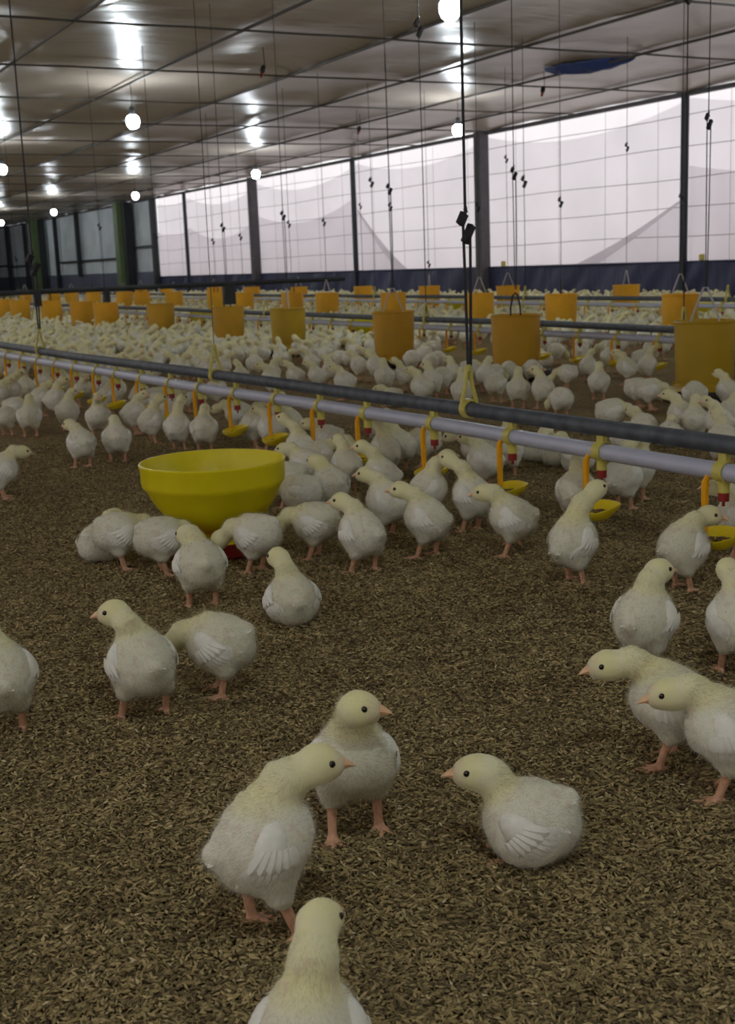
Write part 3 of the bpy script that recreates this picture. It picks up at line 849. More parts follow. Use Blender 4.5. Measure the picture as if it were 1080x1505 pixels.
at3 = drinker_line('third drinker line between the middle and back rows of tube feeders', [(6.66, 4.0), (6.66, 30)], .25, .2, [5.2 + .31 * k for k in range(45)], [6.7, 9.2, 12], False)

# ------------------------------------------------------------------ hanging ropes with adjusters
def cord_thing(x, y, zlo, zt, label, r=.0035, double=True, group='hanging ropes with black adjusters', tog=1.0, lean=0.0):
    t = thing('hanging_rope', label, 'rope', (x, y, zlo), 0, group)
    m = MB(); top = ZC - .01 - zlo; zt = zt - zlo
    m.tube([(lean, 0, top), (lean * .5, 0, (top + zt) / 2), (0, 0, zt)], r, 6)
    if double:
        m.tube([(-.006 * tog, .004, zt), (-.002, .002, zt * .5), (-.001, 0, 0)], r, 6); m.tube([(.014 * tog, -.004, zt - .04), (.011, 0, zt * .5), (.007, 0, .0)], r, 6)
    else:
        m.tube([(0, 0, zt), (.003, 0, zt * .5), (0, 0, 0)], r, 6)
    link('cord', m.mesh('cord', M['cord']), t)
    a = MB(); R = Matrix.Rotation(radians(28), 3, 'Y') @ Matrix.Rotation(.4, 3, 'Z'); s = tog
    a.box((-.012 * s, 0, zt - .005), (.030 * s, .016 * s, .040 * s), R); a.box((.010 * s, 0, zt - .055 * s), (.026 * s, .018 * s, .062 * s), R)
    a.tube([(-.004 * s, 0, zt + .022 * s), (.004 * s, 0, zt + .03 * s), (.006 * s, 0, zt + .012 * s)], .004 * s, 6)
    link('cord_adjuster', a.mesh('cord_adjuster', M['black'], False), t)
    return t
def zat(x, y, px, py):   # height of the pixel's ray where it passes the vertical line at (x, y)
    d = ray(px, py); t = (x * d.x + y * d.y) / (d.x ** 2 + d.y ** 2); return CAMH + d.z * t
big = cord_thing(at1(2.47), 2.47, .352, zat(at1(2.47), 2.47, 694, 318), 'thick black double rope with big adjuster holding the near drinker line', .0036, True, tog=.72)
cord_thing(at1(5.94), 5.94, .352, zat(at1(5.94), 5.94, 54, 378), 'dark rope holding the near drinker line close to its far visible end', .0036, True)
cord_thing(at1(3.9), 3.9, .352, 2.3, 'thin plain rope holding the near drinker line behind the big yellow bowl feeder', .0012, False)
togs = {('front', 0): 170, ('front', 1): 248, ('front', 2): 272, ('front', 3): 312, ('front', 4): 330, ('middle', 0): 286, ('middle', 1): 292, ('middle', 3): 300, ('middle', 4): 323, ('middle', 5): 326, ('middle', 6): 345, ('middle', 7): 352,
        ('back', 0): 212, ('back', 1): 230, ('back', 2): 385, ('front', 6): 330, ('middle', 2): 300, ('back', 3): 300, ('front', 9): 378, ('front', 5): 345}
for (row, i), ty in togs.items():
    x, y, _ = FROW[row][i]
    px, py, w = proj((x, y, .5))
    cord_thing(x, y, .45, zat(x, y, px, ty), 'dark rope with black adjuster above the %s tube feeder of the %s row' % (ORD[i], row), .0024 if row == 'front' else .0026, row == 'front', tog=.62 if row == 'front' else .75)
for px, y, X, zt in ((782, 4.9, 4.02, 1.9), (105, 11.5, 4.0, 2.2), (868, 6.6, 6.66, 2.1)):
    pass
for nm, (x, y, z0, zt) in (('second drinker line, beside the first front tube feeder', (at2(4.3), 4.3, .26, 1.75)), ('second drinker line, behind the third front tube feeder', (at2(6.6), 6.6, .26, 2.0)),
                           ('third drinker line, near the first back tube feeder', (at3(9.2), 9.2, .26, 1.3)), ('third drinker line, near the second back tube feeder', (at3(12), 12, .26, 1.5))):
    cord_thing(x, y, z0 + .01, zt, 'thin dark rope holding the ' + nm, .003, False)

# ------------------------------------------------------------------ lamps
M['bulb'] = simple('lit_bulb', (.9, .95, 1, 1), .3, .02, 5, emis=((.86, .95, 1, 1), 150.0))
bm_ = MB(); bm_.lathe([(.0, -.085), (.030, -.080), (.052, -.060), (.064, -.030), (.067, .0), (.064, .022), (.050, .040), (.032, .052)], 24)
BULB = bm_.mesh('bulb', M['bulb'])
so = MB(); so.lathe([(.022, .135), (.026, .125), (.028, .075), (.034, .052), (.0, .052)], 16)
SOCK = so.mesh('socket', M['dark'])
es = MB(); es.lathe([(.0, .0), (.018, .002), (.024, .012), (.024, .055), (.018, .07), (.0, .075)], 14)
ES = es.mesh('socket', M['black'])
er = MB(); er.lathe([(.0, -.045), (.012, -.043), (.014, -.02), (.012, .0)], 12)
ER = er.mesh('socket_skirt', M['red'])
def lamp(x, y, label, z=2.15):
    t = thing('hanging_lamp', label, 'lamp', (x, y, z), 0, 'lit bulbs hanging under the ceiling')
    link('bulb', BULB, t); link('socket', SOCK, t)
    c = MB(); c.tube([(0, 0, .13), (.006, .004, .24), (0, 0, ZC + .02 - z)], .004, 6); link('lamp_cable', c.mesh('lamp_cable', M['cord']), t)
    return t
for px, py, lab in ((661, 10, 'lit white bulb, the biggest looking one, hanging above the third front tube feeder'), (195, 177, 'lit white bulb hanging in the same lamp row, second along'),
                    (3, 248, 'lit white bulb cut by the picture edge, third along the near lamp row'), (673, 190, 'lit white bulb just beside the top of the thick post'),
                    (376, 255, 'lit white bulb at the top of the farther thick post'), (199, 287, 'lit white bulb at the top of the green post'),
                    (79, 311, 'lit white bulb in front of the grey sheeted wall'), (2, 327, 'lit white bulb cut by the picture edge, lowest and farthest')):
    p = gz(px, py, 2.15); lamp(p.x, p.y, lab)
for x, y, lab in ((4.35, .9, 'added lit bulb overhead near the camera, out of view, near lamp row'), (8.4, 7.0, 'added lit bulb out of view over the back feeders'), (.3, .0, 'added lit bulb over the drinker line, out of view'),
                  (.3, 9.6, 'added lit bulb over the far end of the drinker line, out of view'), (.3, 15.5, 'added lit bulb far along an invented third lamp row, out of view'), (8.4, 1.0, 'added lit bulb out of view beside the curtain wall'), (4.3, -5, 'added lit bulb behind the camera, out of view'), (.3, -5.6, 'added lit bulb just behind the camera, out of view')):
    lamp(x, y, lab)  # bulbs added out of view to brighten the nearer house
for x in (.3, 4.3):
    for q, y in enumerate((24.5, 30.4, 36.3, 42.2)): lamp(x, y, 'added lit bulb far down the house, %s of its row past the frame' % ORD[q])  # extra bulbs past the frame, added to light the far wall
lamp(8.2, 42.0, 'added unseen lit bulb far down the house by the grey sheeted wall')  # one more unseen bulb, added to light the sheeted wall
for px, py, lab in ((385, 107, 'empty black lamp socket with a red end hanging left of the middle ceiling'), (797, 136, 'empty black and red lamp socket hanging under the blue tarp scrap'), (527, 193, 'small empty lamp socket hanging above a thin post')):
    p = gz(px, py, 2.3)
    t = thing('lamp_socket', lab, 'lamp socket', (p.x, p.y, p.z), 0, 'empty hanging lamp sockets')
    link('socket', ES, t, (0, 0, 0), (0, .5, .6)); link('socket_skirt', ER, t, (0, 0, 0), (0, .5, .6))
    c = MB(); c.tube([(.03, 0, .07), (.02, 0, ZC + .02 - p.z)], .004, 6); link('lamp_cable', c.mesh('lamp_cable', M['cord']), t)

# ------------------------------------------------------------------ divider rail, tarp scrap, small blocks
t = thing('divider_rail', 'long black rail with dark clamps hung across the house behind the front feeders', 'rail', (2.4, 12.8, 0))
m = MB(); m.tube([(-1.2, 0, .45), (4.3, 0, .445)], .026, 8); link('rail', m.mesh('rail', M['dark']), t)
for px, w, zb in ((55, .07, .30), (157, .06, .30), (337, .13, .22)):
    d = ray(px, 440); k = 12.8 / d.y; x = d.x * k
    m = MB(); m.box((x - 2.4, 0, (.45 + zb) / 2), (w, .07, .45 - zb)); link('clamp', m.mesh('clamp', M['dark'], False), t)
a, b = gz(800, 114, 2.44), gz(935, 90, 2.47)
def scrap(u, v):
    p = a.lerp(b, u); w = .30 * sin(pi * min(1, max(0, u * .94 + .04))) ** .7
    ac = Vector((b.y - a.y, -(b.x - a.x), 0)).normalized()
    q = p + ac * ((v - .5) * w); return (q.x, q.y, ZC + .02 - .10 * sin(pi * v) * sin(pi * u) ** .6 + .015 * noise.noise((u * 9, v * 7, 2)))
me = grid_mesh('tarp', scrap, 40, 14, M['bluepatch'])
o = link('tarp_scrap', me); tag(o, 'sagging blue tarp scrap caught under the ceiling sheet above the wall', 'tarp')
sm = o.modifiers.new('solid', 'SOLIDIFY'); sm.thickness = .006
for y, lab in ((15.62, 'small yellow block on the navy curtain beside the thick post'), (11.42, 'small yellow block on the navy curtain beside the thin post')):
    m = MB(); m.lathe([(.03, 0), (.036, .004), (.036, .068), (.033, .074), (.02, .076)], 12)
    o = link('yellow_cap_block', m.mesh('yellow_cap_block', M['clip']), None, (XW - .09, y, ZB + .014)); tag(o, lab, 'block', 'yellow blocks on the curtain rod')

# ------------------------------------------------------------------ rice husk litter (real husks where the camera is close)
def husk_mat():
    m, nt, out = newmat('rice_husk')
    at = N(nt, 'ShaderNodeAttribute', attribute_name='tone')
    c = ramp(nt, at.outputs['Fac'], [(.0, (.06, .048, .026, 1)), (.22, (.16, .122, .056, 1)), (.5, (.36, .278, .122, 1)), (.8, (.54, .43, .20, 1)), (1.0, (.72, .61, .36, 1))])
    p = N(nt, 'ShaderNodeBsdfPrincipled', i_Roughness=.8); p.inputs['Specular IOR Level'].default_value = .25
    nt.links.new(c, p.inputs['Base Color']); nt.links.new(p.outputs[0], out.inputs['Surface']); return m
M['husk'] = husk_mat()
def husks(n):
    rs = np.random.default_rng(3)
    u = rs.random(n); r0, r1, g = .72, 4.6, -.25     # more husks per area close by
    r = (r0 ** (1 + g) + u * (r1 ** (1 + g) - r0 ** (1 + g))) ** (1 / (1 + g))
    be = YAW + (rs.random(n) - .5) * radians(43) * np.where(rs.random(n) < .30, 1.75, 1.0)
    x, y = r * np.sin(be), r * np.cos(be)
    base = np.array([(0, .5, 0), (0, -.5, 0), (.16, .12, .35), (-.16, .12, .35), (.14, -.2, .3), (-.14, -.2, .3), (0, .0, .55)])
    base = np.array([(0, .5, .05), (.17, .06, 0), (0, .02, .20), (-.17, .06, 0), (0, -.5, .05)])
    ln = .0088 * (.65 + .6 * rs.random(n)); wd = ln * (.75 + .5 * rs.random(n))
    keep = np.ones(n, bool)
    for a, b, q in FEED: keep &= (x - a) ** 2 + (y - b) ** 2 > .138 ** 2
    x, y = x[keep], y[keep]; n = len(x); ln, wd = ln[keep], wd[keep]
    V = np.repeat(base[None], n, 0) * np.stack([wd, ln, ln], 1)[:, None]
    yaw = rs.random(n) * 2 * pi; tl = rs.normal(0, .30, n); rl = rs.normal(0, .5, n)
    cx, sx = np.cos(tl), np.sin(tl); cr, sr = np.cos(rl), np.sin(rl); cy, sy = np.cos(yaw), np.sin(yaw)
    X, Y, Z = V[..., 0], V[..., 1], V[..., 2]
    X, Z = X * cr[:, None] + Z * sr[:, None], -X * sr[:, None] + Z * cr[:, None]
    Y, Z = Y * cx[:, None] - Z * sx[:, None], Y * sx[:, None] + Z * cx[:, None]
    X, Y = X * cy[:, None] - Y * sy[:, None], X * sy[:, None] + Y * cy[:, None]
    clump = np.sin(x * 21 + 2 * np.sin(y * 17)) * np.sin(y * 19 + 1.5 * np.sin(x * 23)) + .6 * np.sin(x * 47 + y * 31) * np.sin(y * 53 - x * 29)
    z0 = .0012 + .0045 * rs.random(n) ** 1.6 + .0022 * np.clip(clump, -1, 1) + .002
    P = np.stack([X + x[:, None], Y + y[:, None], Z + np.clip(z0, .0005, 1)[:, None]], -1).reshape(-1, 3)
    f = np.array([(0, 2, 1), (0, 3, 2), (4, 1, 2), (4, 2, 3)])
    Fq = (f[None] + (np.arange(n) * 5)[:, None, None]).reshape(-1, 3)
    tone = np.clip(.50 + .17 * rs.normal(0, 1, n) + .05 * clump, 0, 1); dark = rs.random(n) < .16 + .10 * (clump < -.5); tone[dark] *= .42
    me = bpy.data.meshes.new('rice_husks'); me.vertices.add(len(P)); me.vertices.foreach_set('co', P.astype(np.float32).ravel())
    me.loops.add(len(Fq) * 3); me.loops.foreach_set('vertex_index', Fq.astype(np.int32).ravel())
    me.polygons.add(len(Fq)); me.polygons.foreach_set('loop_start', (np.arange(len(Fq)) * 3).astype(np.int32)); me.update(calc_edges=True)
    at = me.attributes.new('tone', 'FLOAT', 'POINT'); at.data.foreach_set('value', np.repeat(tone, 5).astype(np.float32))
    me.materials.append(M['husk']); return me
o = link('rice_husks', husks(390000)); tag(o, 'loose rice husk litter strewn over the floor', 'litter', None, 'stuff')

# ------------------------------------------------------------------ daylight outside the curtains
W = bpy.data.worlds.new('overcast'); S.world = W; W.use_nodes = True
bg = W.node_tree.nodes['Background']; bg.inputs[0].default_value = (1.0, .985, .99, 1); bg.inputs[1].default_value = 1.4

# ------------------------------------------------------------------ the near chicks, each with its own pose
PLACED = []; NEARS = []
def near(px, py, phi, d, label, lod=0, scale=1.0):
    p = gz(px, py); NEARS.append([p.x, p.y, phi, d, lod, int(px * 7 + py), label, scale])
near(462, 1652, 8, spec('U', nk=1.2, hy=30, head=(.008, .040, .160)), 'white chick at the very bottom edge, only head, neck and shoulders showing from behind', 0, .87)
near(404, 1372, 80, spec('U', nk=1.16, bc=(0, -.008, .096), pitch=38, head=(-.004, .050, .158), hy=2, hp=-2, feet=((-.024, -.016), (.022, .018)), wing=12), 'tall standing chick facing right, chest out, in front of the bottom edge chick')
near(523, 1226, 176, spec('U', nk=1.14, pitch=32, head=(-.006, .040, .158), hy=-72, hp=2, feet=((-.026, -.008), (.026, .016))), 'chick standing chest toward the camera with head turned right, behind the tall chick')
near(772, 1262, -84, spec('S', bc=(0, -.006, .045), pitch=-6, head=(.0, .050, .092), hy=-10, hp=2, wing=10), 'chick lying on the husks facing left, alone in the open litter')
near(978, 1124, -100, spec('L', pitch=24, head=(.004, .070, .124), hp=-8, hy=-6, feet=((-.024, .012), (.024, -.012)), wing=14), 'chick leaning forward to the left, neck stretched, beside the right edge chick')
near(1062, 1168, -97, spec('L', pitch=20, head=(.0, .062, .120), hp=-8, hy=-8, wing=18), 'chick at the right picture edge facing left, body cut by the frame')
near(948, 988, 25, spec('U', nk=1.12, pitch=26, head=(.006, .030, .148), hy=30, wing=20), 'chick seen from behind with head up, behind the leaning pair on the right')
near(1003, 868, 42, spec('N', pitch=28, head=(.018, .048, .136), hy=45, hp=-8, wing=24), 'chick with ruffled wing stretching to the drip cup at the right edge')
near(846, 858, 42, spec('R', nk=1.15, head=(.006, .050, .174), hy=8, hp=20), 'stretching chick reaching up to a red nipple at the third drip cup from the right')
near(848, 778, 12, spec('U', hy=15), 'chick behind the stretching one, seen from behind with head up', 1)
near(918, 748, 35, spec('R', hy=20), 'chick whose head is hidden behind the white pipe, right of the stretching chick', 1)
near(214, 1056, -22, spec('N', pitch=24, head=(-.020, .034, .148), hy=-55, hp=-2, feet=((-.030, .012), (.030, -.002)), wing=22), 'standing chick with its back to us and head turned left, in the open left litter')
near(322, 1022, -68, spec('D', pitch=2, head=(-.004, .082, .064), hp=-60, feet=((-.022, -.012), (.022, .010)), wing=12), 'chick bending its head down, close beside the back turned chick on the left')
near(8, 1078, -5, spec('U', head=(-.016, .040, .150), hy=-30), 'chick cut by the left picture edge, seen from behind')
near(430, 916, -14, spec('S', bc=(0, -.006, .046), pitch=22, head=(-.012, .030, .112), hy=-25), 'chick sitting on the litter with its back turned, below the bowl feeder')
near(298, 893, -14, spec('N', pitch=18, head=(-.012, .040, .130), hy=-20, wing=22), 'hunched chick seen from behind in front of the bowl feeder')
near(242, 846, 66, spec('D', head=(.0, .078, .062), wing=14), 'chick pecking into the bowl feeder base, left side, second from the outside')
near(182, 834, 74, spec('D', head=(.0, .078, .070), hp=-45, wing=14), 'chick with head down at the outer left of the bowl feeder')
near(152, 828, 40, spec('S'), 'round sitting chick partly hidden behind the outer left feeding chick', 1)
near(376, 842, -66, spec('D', head=(-.0, .076, .066), hp=-60, wing=18), 'chick pecking into the red base on the right side of the bowl feeder')
near(462, 822, -80, spec('D', head=(0, .080, .070), hp=-50, wing=18), 'chick feeding behind the one at the red base, right of the bowl feeder')
near(532, 842, -46, spec('U', pitch=26, head=(-.006, .044, .142), hy=-25, feet=((-.024, .006), (.026, -.010)), wing=18), 'standing chick facing away left with head high, right of the feeding chicks')
near(440, 770, -82, spec('D', head=(0, .078, .066)), 'yellowish chick feeding in the second rank right of the bowl', 1)
near(425, 748, -60, spec('D'), 'chick half hidden behind the bowl feeder rim', 1)
near(487, 762, -30, spec('N', pitch=16, head=(-.012, .048, .134), yellow=1.2, wing=-12), 'yellow necked chick lifting its wings behind the feeding chicks')
near(626, 820, -74, spec('U', pitch=28, head=(-.004, .050, .144), hy=-6, feet=((-.022, .014), (.024, -.014)), wing=10), 'walking chick facing left in front of the drinking group')
near(568, 790, -66, spec('U', pitch=26, head=(0, .046, .142), wing=20), 'chick facing left just behind the walking chick', 1)
near(752, 818, -82, spec('N', pitch=16, head=(-.002, .056, .134), feet=((-.022, .012), (.024, -.006, .024)), wing=12), 'chick striding left with one foot lifted, under a drip cup')
near(692, 782, -58, spec('R', pitch=34, head=(-.004, .052, .164), hp=20, wing=14), 'tall chick stretching its neck up to a nipple, middle of the drinking group')
near(632, 772, 66, spec('U', head=(.004, .046, .158), hp=6), 'chick facing right towards a drip cup behind the walking chick', 1)
near(452, 728, -66, spec('N', pitch=2, head=(0, .064, .124), wing=10), 'slim chick walking left behind the bowl feeder rim', 1)
near(440, 690, -62, spec('R', hp=22), 'chick drinking at the nipple right behind the bowl feeder', 1)
near(530, 706, -78, spec('S', bc=(0, -.004, .052), head=(0, .054, .098)), 'chick sitting facing left under the cup arms', 1)
near(566, 716, -40, spec('R'), 'chick with neck stretched up against an orange cup arm', 1)
near(588, 692, -60, spec('N'), 'small looking chick behind the neck stretching chick', 1)
near(482, 684, -80, spec('N', pitch=2, head=(0, .06, .130)), 'chick facing left with a pale round tail tuft beyond the white pipe', 1)
near(376, 660, 70, spec('U'), 'chick looking right below the near white pipe, above the bowl rim', 1)
near(400, 672, -50, spec('N'), 'chick facing left close behind the bowl rim', 1)
near(425, 655, -80, spec('U'), 'chick standing side on under the white pipe above the bowl rim', 1)
near(700, 700, -78, spec('L', head=(0, .074, .112)), 'chick beyond the pipe with its head low facing left', 1)
near(712, 722, -72, spec('N'), 'chick facing left behind the tall drinking chick', 1)
near(622, 690, -85, spec('D'), 'chick bending behind the upright drinking chicks', 1)
near(1085, 820, -80, spec('N'), 'chick at the right edge facing left to the last drip cup', 1)
near(1084, 990, -20, spec('N'), 'chick cut by the right edge above the leaning pair', 1)
near(6, 734, 72, spec('N', pitch=14, head=(.0, .064, .126), hp=-10), 'chick entering at the left picture edge, facing right')
near(122, 688, -28, spec('N', pitch=20, head=(-.012, .044, .138), hy=-25), 'plump chick seen from behind, left of two in front of the far drinking crowd', 1)
near(174, 680, -4, spec('N', pitch=20, head=(0, .040, .136), hy=10), 'plump chick seen from behind, right of two in front of the far drinking crowd', 1)
near(46, 642, 6, spec('N'), 'chick seen from behind at the left end of the drinking crowd', 1)
near(102, 634, 20, spec('T'), 'chick with head turned right in the drinking crowd', 1)
near(147, 645, 175, spec('U'), 'chick facing the camera in front of the drinking crowd', 1)
near(85, 614, 80, spec('U'), 'chick facing right, upright in the second rank of the drinking crowd', 1)
near(62, 612, 74, spec('N'), 'big bodied chick facing right beside the upright one', 1)
near(126, 608, 165, spec('N'), 'chick facing us in the second rank of the drinking crowd', 1)
near(226, 652, 60, spec('U', pitch=26), 'large chick facing right below the cups, in the drinking crowd', 1)
near(264, 662, 25, spec('R'), 'chick stretching up behind two neighbours below the near white pipe', 1)
near(302, 664, 8, spec('N'), 'chick seen from behind at the right end of the drinking crowd', 1)
near(200, 634, 82, spec('T'), 'chick facing right half hidden by the large one', 1)
near(230, 612, 88, spec('L'), 'chick lowering its head behind the large one', 1)
near(276, 606, 60, spec('D'), 'chick pecking at the litter just beyond the near white pipe', 1)

# ------------------------------------------------------------------ the rest of the flock
from collections import defaultdict
mid_src = {}
POSES = ['N', 'U', 'D', 'L', 'S', 'T', 'Q', 'R']
def variant(pose, k):
    d = spec(pose)
    h = d['head']; r = random.Random(k * 13 + ord(pose))
    d['head'] = (h[0] + r.uniform(-.006, .006), h[1] + r.uniform(-.004, .006), h[2] + r.uniform(-.008, .008)); d['pitch'] += r.uniform(-6, 8)
    d['wing'] = r.uniform(4, 24); return d
MIDP = {(p, k): build_chick(variant(p, k), 1, k * 31 + ord(p)) for p in POSES for k in (0, 1)}
FARP = {(p, k): build_chick(variant(p, k), 2, k * 31 + ord(p)) for p in POSES for k in (0, 1)}
catalog = [  # pixel of the feet, heading relative to the view, pose
    (375, 556, 8, 'N'), (412, 546, -60, 'N'), (402, 572, 62, 'U'), (434, 574, -72, 'N'), (398, 585, -80, 'U'), (466, 575, -76, 'N'), (458, 553, -60, 'Q'), (486, 566, -28, 'U'), (507, 588, -72, 'N'), (516, 546, 10, 'D'),
    (574, 598, -92, 'S'), (566, 578, 4, 'N'), (592, 576, -60, 'U'), (620, 598, -72, 'N'), (634, 588, -8, 'Q'), (650, 580, 20, 'D'), (680, 602, 2, 'U'), (666, 572, -20, 'Q'), (694, 566, 85, 'D'), (606, 548, 15, 'D'), (634, 552, 5, 'D'), (644, 550, 40, 'D'),
    (552, 560, -44, 'N'), (714, 576, 30, 'N'), (546, 528, -20, 'N'), (762, 601, 0, 'N'), (798, 601, -30, 'Q'), (824, 615, -40, 'D'), (832, 572, -84, 'D'), (800, 540, -30, 'S'), (782, 566, -15, 'D'), (748, 568, 15, 'D'), (730, 592, 25, 'D'), (728, 572, 40, 'D'),
    (818, 536, 50, 'D'), (853, 540, 2, 'N'), (880, 588, 6, 'N'), (864, 560, 30, 'N'), (896, 548, 20, 'U'), (920, 566, -88, 'N'), (952, 562, 50, 'U'), (942, 548, 60, 'L'), (977, 524, 20, 'N'), (968, 530, 150, 'N'), (956, 602, 84, 'D'), (938, 600, 80, 'D'), (1020, 608, -10, 'D'), (1068, 604, -60, 'N'),
    (944, 645, -40, 'S'), (1000, 648, -74, 'N'), (1020, 652, 4, 'N'), (1056, 658, -70, 'Q'), (984, 655, 10, 'S'), (500, 545, -80, 'D'), (528, 560, -50, 'N'), (480, 530, 60, 'N'), (440, 530, -20, 'N'), (390, 530, 30, 'T'), (350, 540, -40, 'N'), (330, 560, 80, 'N'), (355, 575, -30, 'U'), (320, 600, 70, 'N'), (300, 560, -50, 'N'),
    (20, 602, 60, 'U'), (2, 604, 80, 'N'), (12, 640, 30, 'D'), (26, 626, 78, 'D'), (40, 590, -20, 'N'), (66, 584, 75, 'U'), (20, 575, 30, 'N'), (95, 588, -60, 'R'), (120, 583, 80, 'R'), (150, 590, -70, 'N'), (176, 600, 76, 'R'), (160, 615, 60, 'N'), (255, 640, 70, 'T'), (210, 605, 85, 'R'),
    (470, 700, 60, 'L'), (820, 690, 20, 'S'), (845, 690, -60, 'S'), (790, 680, 40, 'S'), (920, 680, 10, 'D'), (745, 700, 10, 'N'), (510, 725, -30, 'N'), (560, 745, -75, 'U'),
    (410, 640, 30, 'N'), (350, 640, -60, 'L'), (560, 660, 20, 'L'), (1072, 640, 60, 'N'), (900, 640, 70, 'D'), (935, 735, 30, 'N'), (1062, 690, -20, 'N')]
spots = []   # x, y, phi, pose
for px, py, phi, pose in catalog:
    p = gz(px, py)
    spots.append((p.x, p.y, phi + random.uniform(-6, 6), pose))
# nobody stands inside a neighbour: slide chicks that crowd each other a little along their line of sight
allp = [[n[0], n[1]] for n in NEARS] + [[q[0], q[1]] for q in spots]
for it in range(60):
    for i in range(len(allp)):
        for j in range(i):
            a, b = allp[i], allp[j]
            dx, dy = a[0] - b[0], a[1] - b[1]; dd = sqrt(dx * dx + dy * dy)
            if dd < .104:
                ra, rb = sqrt(a[0] ** 2 + a[1] ** 2), sqrt(b[0] ** 2 + b[1] ** 2); s_ = 1 if ra >= rb else -1
                st = .25 * (.104 - dd)
                a[0] *= 1 + s_ * st / ra; a[1] *= 1 + s_ * st / ra; b[0] *= 1 - s_ * st / rb; b[1] *= 1 - s_ * st / rb
for q in allp:      # leave room for the drinker line and its cups
    c = at1(min(max(q[1], .5), 12)); dx = q[0] - c
    if abs(dx) < .075:
        k_ = (c + (.075 if dx > 0 else -.075)) / q[0]; q[0] *= k_; q[1] *= k_
for n, q in zip(NEARS, allp):
    PLACED.append((q[0], q[1])); place_chick(build_chick(n[3], n[4], n[5]), Vector((q[0], q[1], 0)), n[2], n[6], n[7])
spots = [(q[0], q[1], s_[2], s_[3]) for q, s_ in zip(allp[len(NEARS):], spots)]
occ = defaultdict(list)
def cell(x, y): return (int(x // .3), int(y // .3))
def free(x, y, r):
    cx, cy = cell(x, y)
    for i in (-1, 0, 1):
        for j in (-1, 0, 1):
            for (a, b) in occ[(cx + i, cy + j)]:
                if (a - x) ** 2 + (b - y) ** 2 < r * r: return False
    return True
for x, y in PLACED: occ[cell(x, y)].append((x, y))
for x, y, *_ in spots: occ[cell(x, y)].append((x, y))
far = []
rnd = random.Random(11)
for trial in range(75000):
    x = rnd.uniform(1.2, 10.6); y = rnd.uniform(3.0, 30)
    px, py, w = proj((x, y, .08))
    if px < -160 or px > 1400: continue
    inview = -8 < px < 1088
    g = gz(px, py).y
    if py > 520 and 330 < px < 1090: continue     # there the photograph's own chicks are listed above
    if py > 545 and px < 1090: continue
    if py > 640: continue
    if px > 700 and py > 505 and rnd.random() < .93: continue
    if 640 < px < 730 and 495 < py < 535: continue
    r = .125 + (.05 if px > 560 and py > 480 else 0) + max(0, w - 9) * .004
    if any((x - a) ** 2 + (y - b) ** 2 < (q + .02) ** 2 for a, b, q in FEED): continue
    if not free(x, y, r): continue
    occ[cell(x, y)].append((x, y))
    # chicks beside a feeder peck towards it
    phi = rnd.uniform(-180, 180); pose = rnd.choice('NNNNUUDLSTQQLN')
    for a, b, q in FEED:
        dd = sqrt((a - x) ** 2 + (b - y) ** 2)
        if dd < .34:
            phi = degrees(atan2(a - x, b - y) - atan2(x, y)); pose = 'D' if dd < .28 else rnd.choice('DN')
    far.append((w, x, y, phi, pose, inview))
far.sort()
NIND = 300 - len(PLACED) - len(spots)
indiv = [(proj((x, y, .08))[2], x, y, phi, pose) for x, y, phi, pose in spots] + [q[:5] for q in far if q[5]][:NIND]
mass = [q[:5] for q in far if q[5]][NIND:] + [q[:5] for q in far if not q[5]]
# labels: posture, facing, and the landmark the chick stands by; an ordinal from the left where those agree
def facing(phi):
    p = (phi + 180) % 360 - 180
    return 'facing away' if abs(p) < 35 else 'facing us' if abs(p) > 145 else 'facing right' if p > 0 else 'facing left'
PW = dict(N='standing', U='upright', D='pecking', L='low necked', S='sitting', T='side glancing', Q='side glancing', R='neck stretching')
def where(x, y):
    reg = 'near drinker' if x < at1(min(y, 12)) else 'open strip' if x < 3.1 else 'front feeder row' if x < 4.0 else 'second drinker' if x < 5.2 else 'middle feeder row' if x < 6.66 else 'back feeder row'
    row = 'front' if x < 4.8 else 'middle' if x < 6.7 else 'back'
    fx, fy, i = min(FROW[row], key=lambda f: (f[0] - x) ** 2 + (f[1] - y) ** 2)
    if reg == 'near drinker': return 'near side of the drinker line opposite the %s front feeder' % ORD[i]
    if reg == 'open strip': return 'between drinker line and the %s front feeder' % ORD[i]
    side = 'before' if sqrt(x * x + y * y) < sqrt(fx * fx + fy * fy) else 'behind'
    return '%s the %s %s row feeder' % (side, ORD[i], row)
labs = defaultdict(list)
for k, (w, x, y, phi, pose) in enumerate(indiv):
    labs['%s chick %s %s' % (PW[pose], facing(phi), where(x, y))].append(k)
LAB = {}
for base, ks in labs.items():
    ks.sort(key=lambda k: proj((indiv[k][1], indiv[k][2], 0))[0])
    for q, k in enumerate(ks): LAB[k] = base if len(ks) == 1 else base + ', %s from left' % ORD[min(q, 20)]
for k, (w, x, y, phi, pose) in enumerate(indiv):
    var = (pose, rnd.randint(0, 1))
    pr = MIDP[var] if w < 6.2 else FARP[var]
    place_chick(pr, Vector((x, y, 0)), phi, LAB[k], rnd.uniform(.93, 1.05))
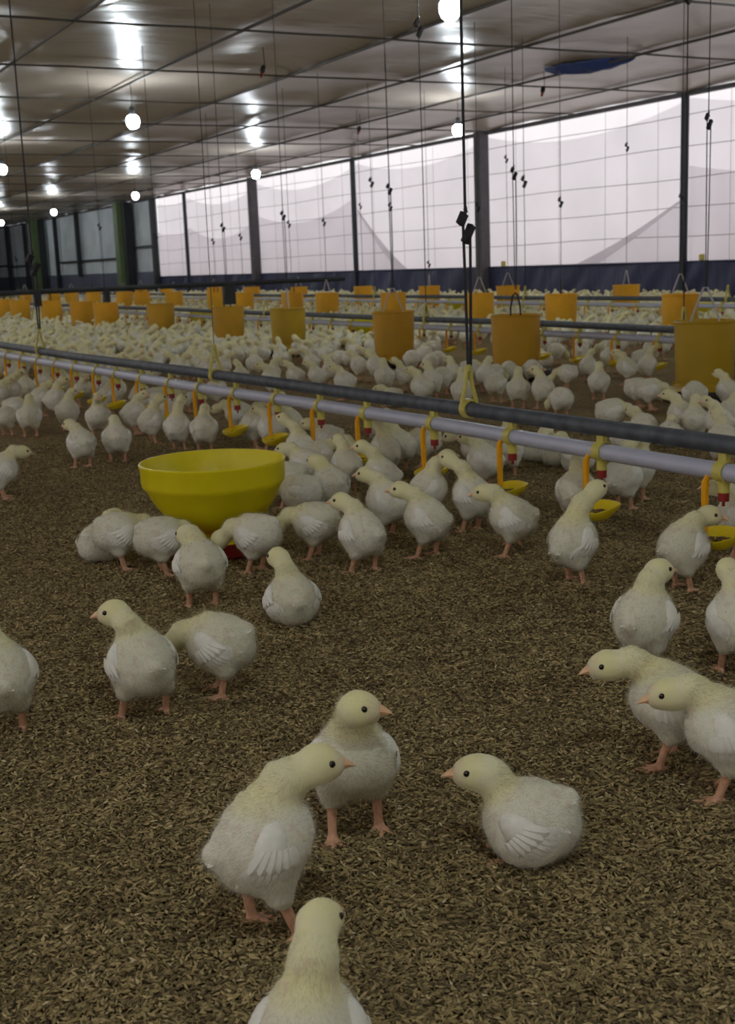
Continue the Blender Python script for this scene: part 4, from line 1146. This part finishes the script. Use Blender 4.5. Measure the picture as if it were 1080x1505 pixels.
# the uncountable rest, far off
def flock_mesh(items):
    src = {}
    for p in POSES:
        me = chick_body_mesh('far_chick', spec(p), .0095, 0, 1)
        co = np.empty(len(me.vertices) * 3, np.float32); me.vertices.foreach_get('co', co)
        fq = np.empty(len(me.polygons) * 4, np.int32); me.loops.foreach_get('vertex_index', fq)
        mi = np.empty(len(me.polygons), np.int32); me.polygons.foreach_get('material_index', mi)
        tn = np.empty(len(me.vertices) * 4, np.float32); me.attributes['tint'].data.foreach_get('color', tn)
        src[p] = (co.reshape(-1, 3), fq.reshape(-1, 4), mi, tn.reshape(-1, 4)); bpy.data.meshes.remove(me)
    Vs, Fs, Ms, Ts = [], [], [], []; b = 0
    for w, x, y, phi, pose in items:
        co, fq, mi, tn = src[pose]; a = -(atan2(x, y) + radians(phi)); c, s = cos(a), sin(a); k = rnd.uniform(.92, 1.06)
        P = co * k; Vs.append(np.stack([P[:, 0] * c - P[:, 1] * s + x, P[:, 0] * s + P[:, 1] * c + y, P[:, 2]], 1))
        Fs.append(fq + b); Ms.append(mi); Ts.append(tn); b += len(co)
    V = np.concatenate(Vs); F = np.concatenate(Fs); Mi = np.concatenate(Ms); T = np.concatenate(Ts)
    me = bpy.data.meshes.new('distant_flock'); me.vertices.add(len(V)); me.vertices.foreach_set('co', V.astype(np.float32).ravel())
    me.loops.add(F.size); me.loops.foreach_set('vertex_index', F.astype(np.int32).ravel())
    me.polygons.add(len(F)); me.polygons.foreach_set('loop_start', (np.arange(len(F)) * 4).astype(np.int32))
    me.materials.append(M['down']); me.materials.append(M['skin']); me.polygons.foreach_set('material_index', Mi)
    me.polygons.foreach_set('use_smooth', np.ones(len(F), bool)); me.update(calc_edges=True)
    at = me.attributes.new('tint', 'FLOAT_COLOR', 'POINT'); at.data.foreach_set('color', T.ravel()); return me
o = link('distant_flock', flock_mesh(mass)); tag(o, 'dense white carpet of distant chicks around the far feeders', 'chicks', None, 'stuff')
print('chicks: near', len(PLACED), 'catalog', len(spots), 'individual far', NIND, 'mass', len(mass))


# ------------------------------------------------------------------ render settings
S.view_settings.view_transform = 'Standard'; S.view_settings.look = 'None'
S.view_settings.exposure = 0.0; S.view_settings.gamma = 1.0; S.view_settings.use_curve_mapping = False
S.cycles.use_denoising = True
S.cycles.max_bounces = 8; S.cycles.diffuse_bounces = 5; S.cycles.glossy_bounces = 3; S.cycles.transmission_bounces = 6
S.cycles.sample_clamp_indirect = 4.0
S.cycles.caustics_reflective = False; S.cycles.caustics_refractive = False
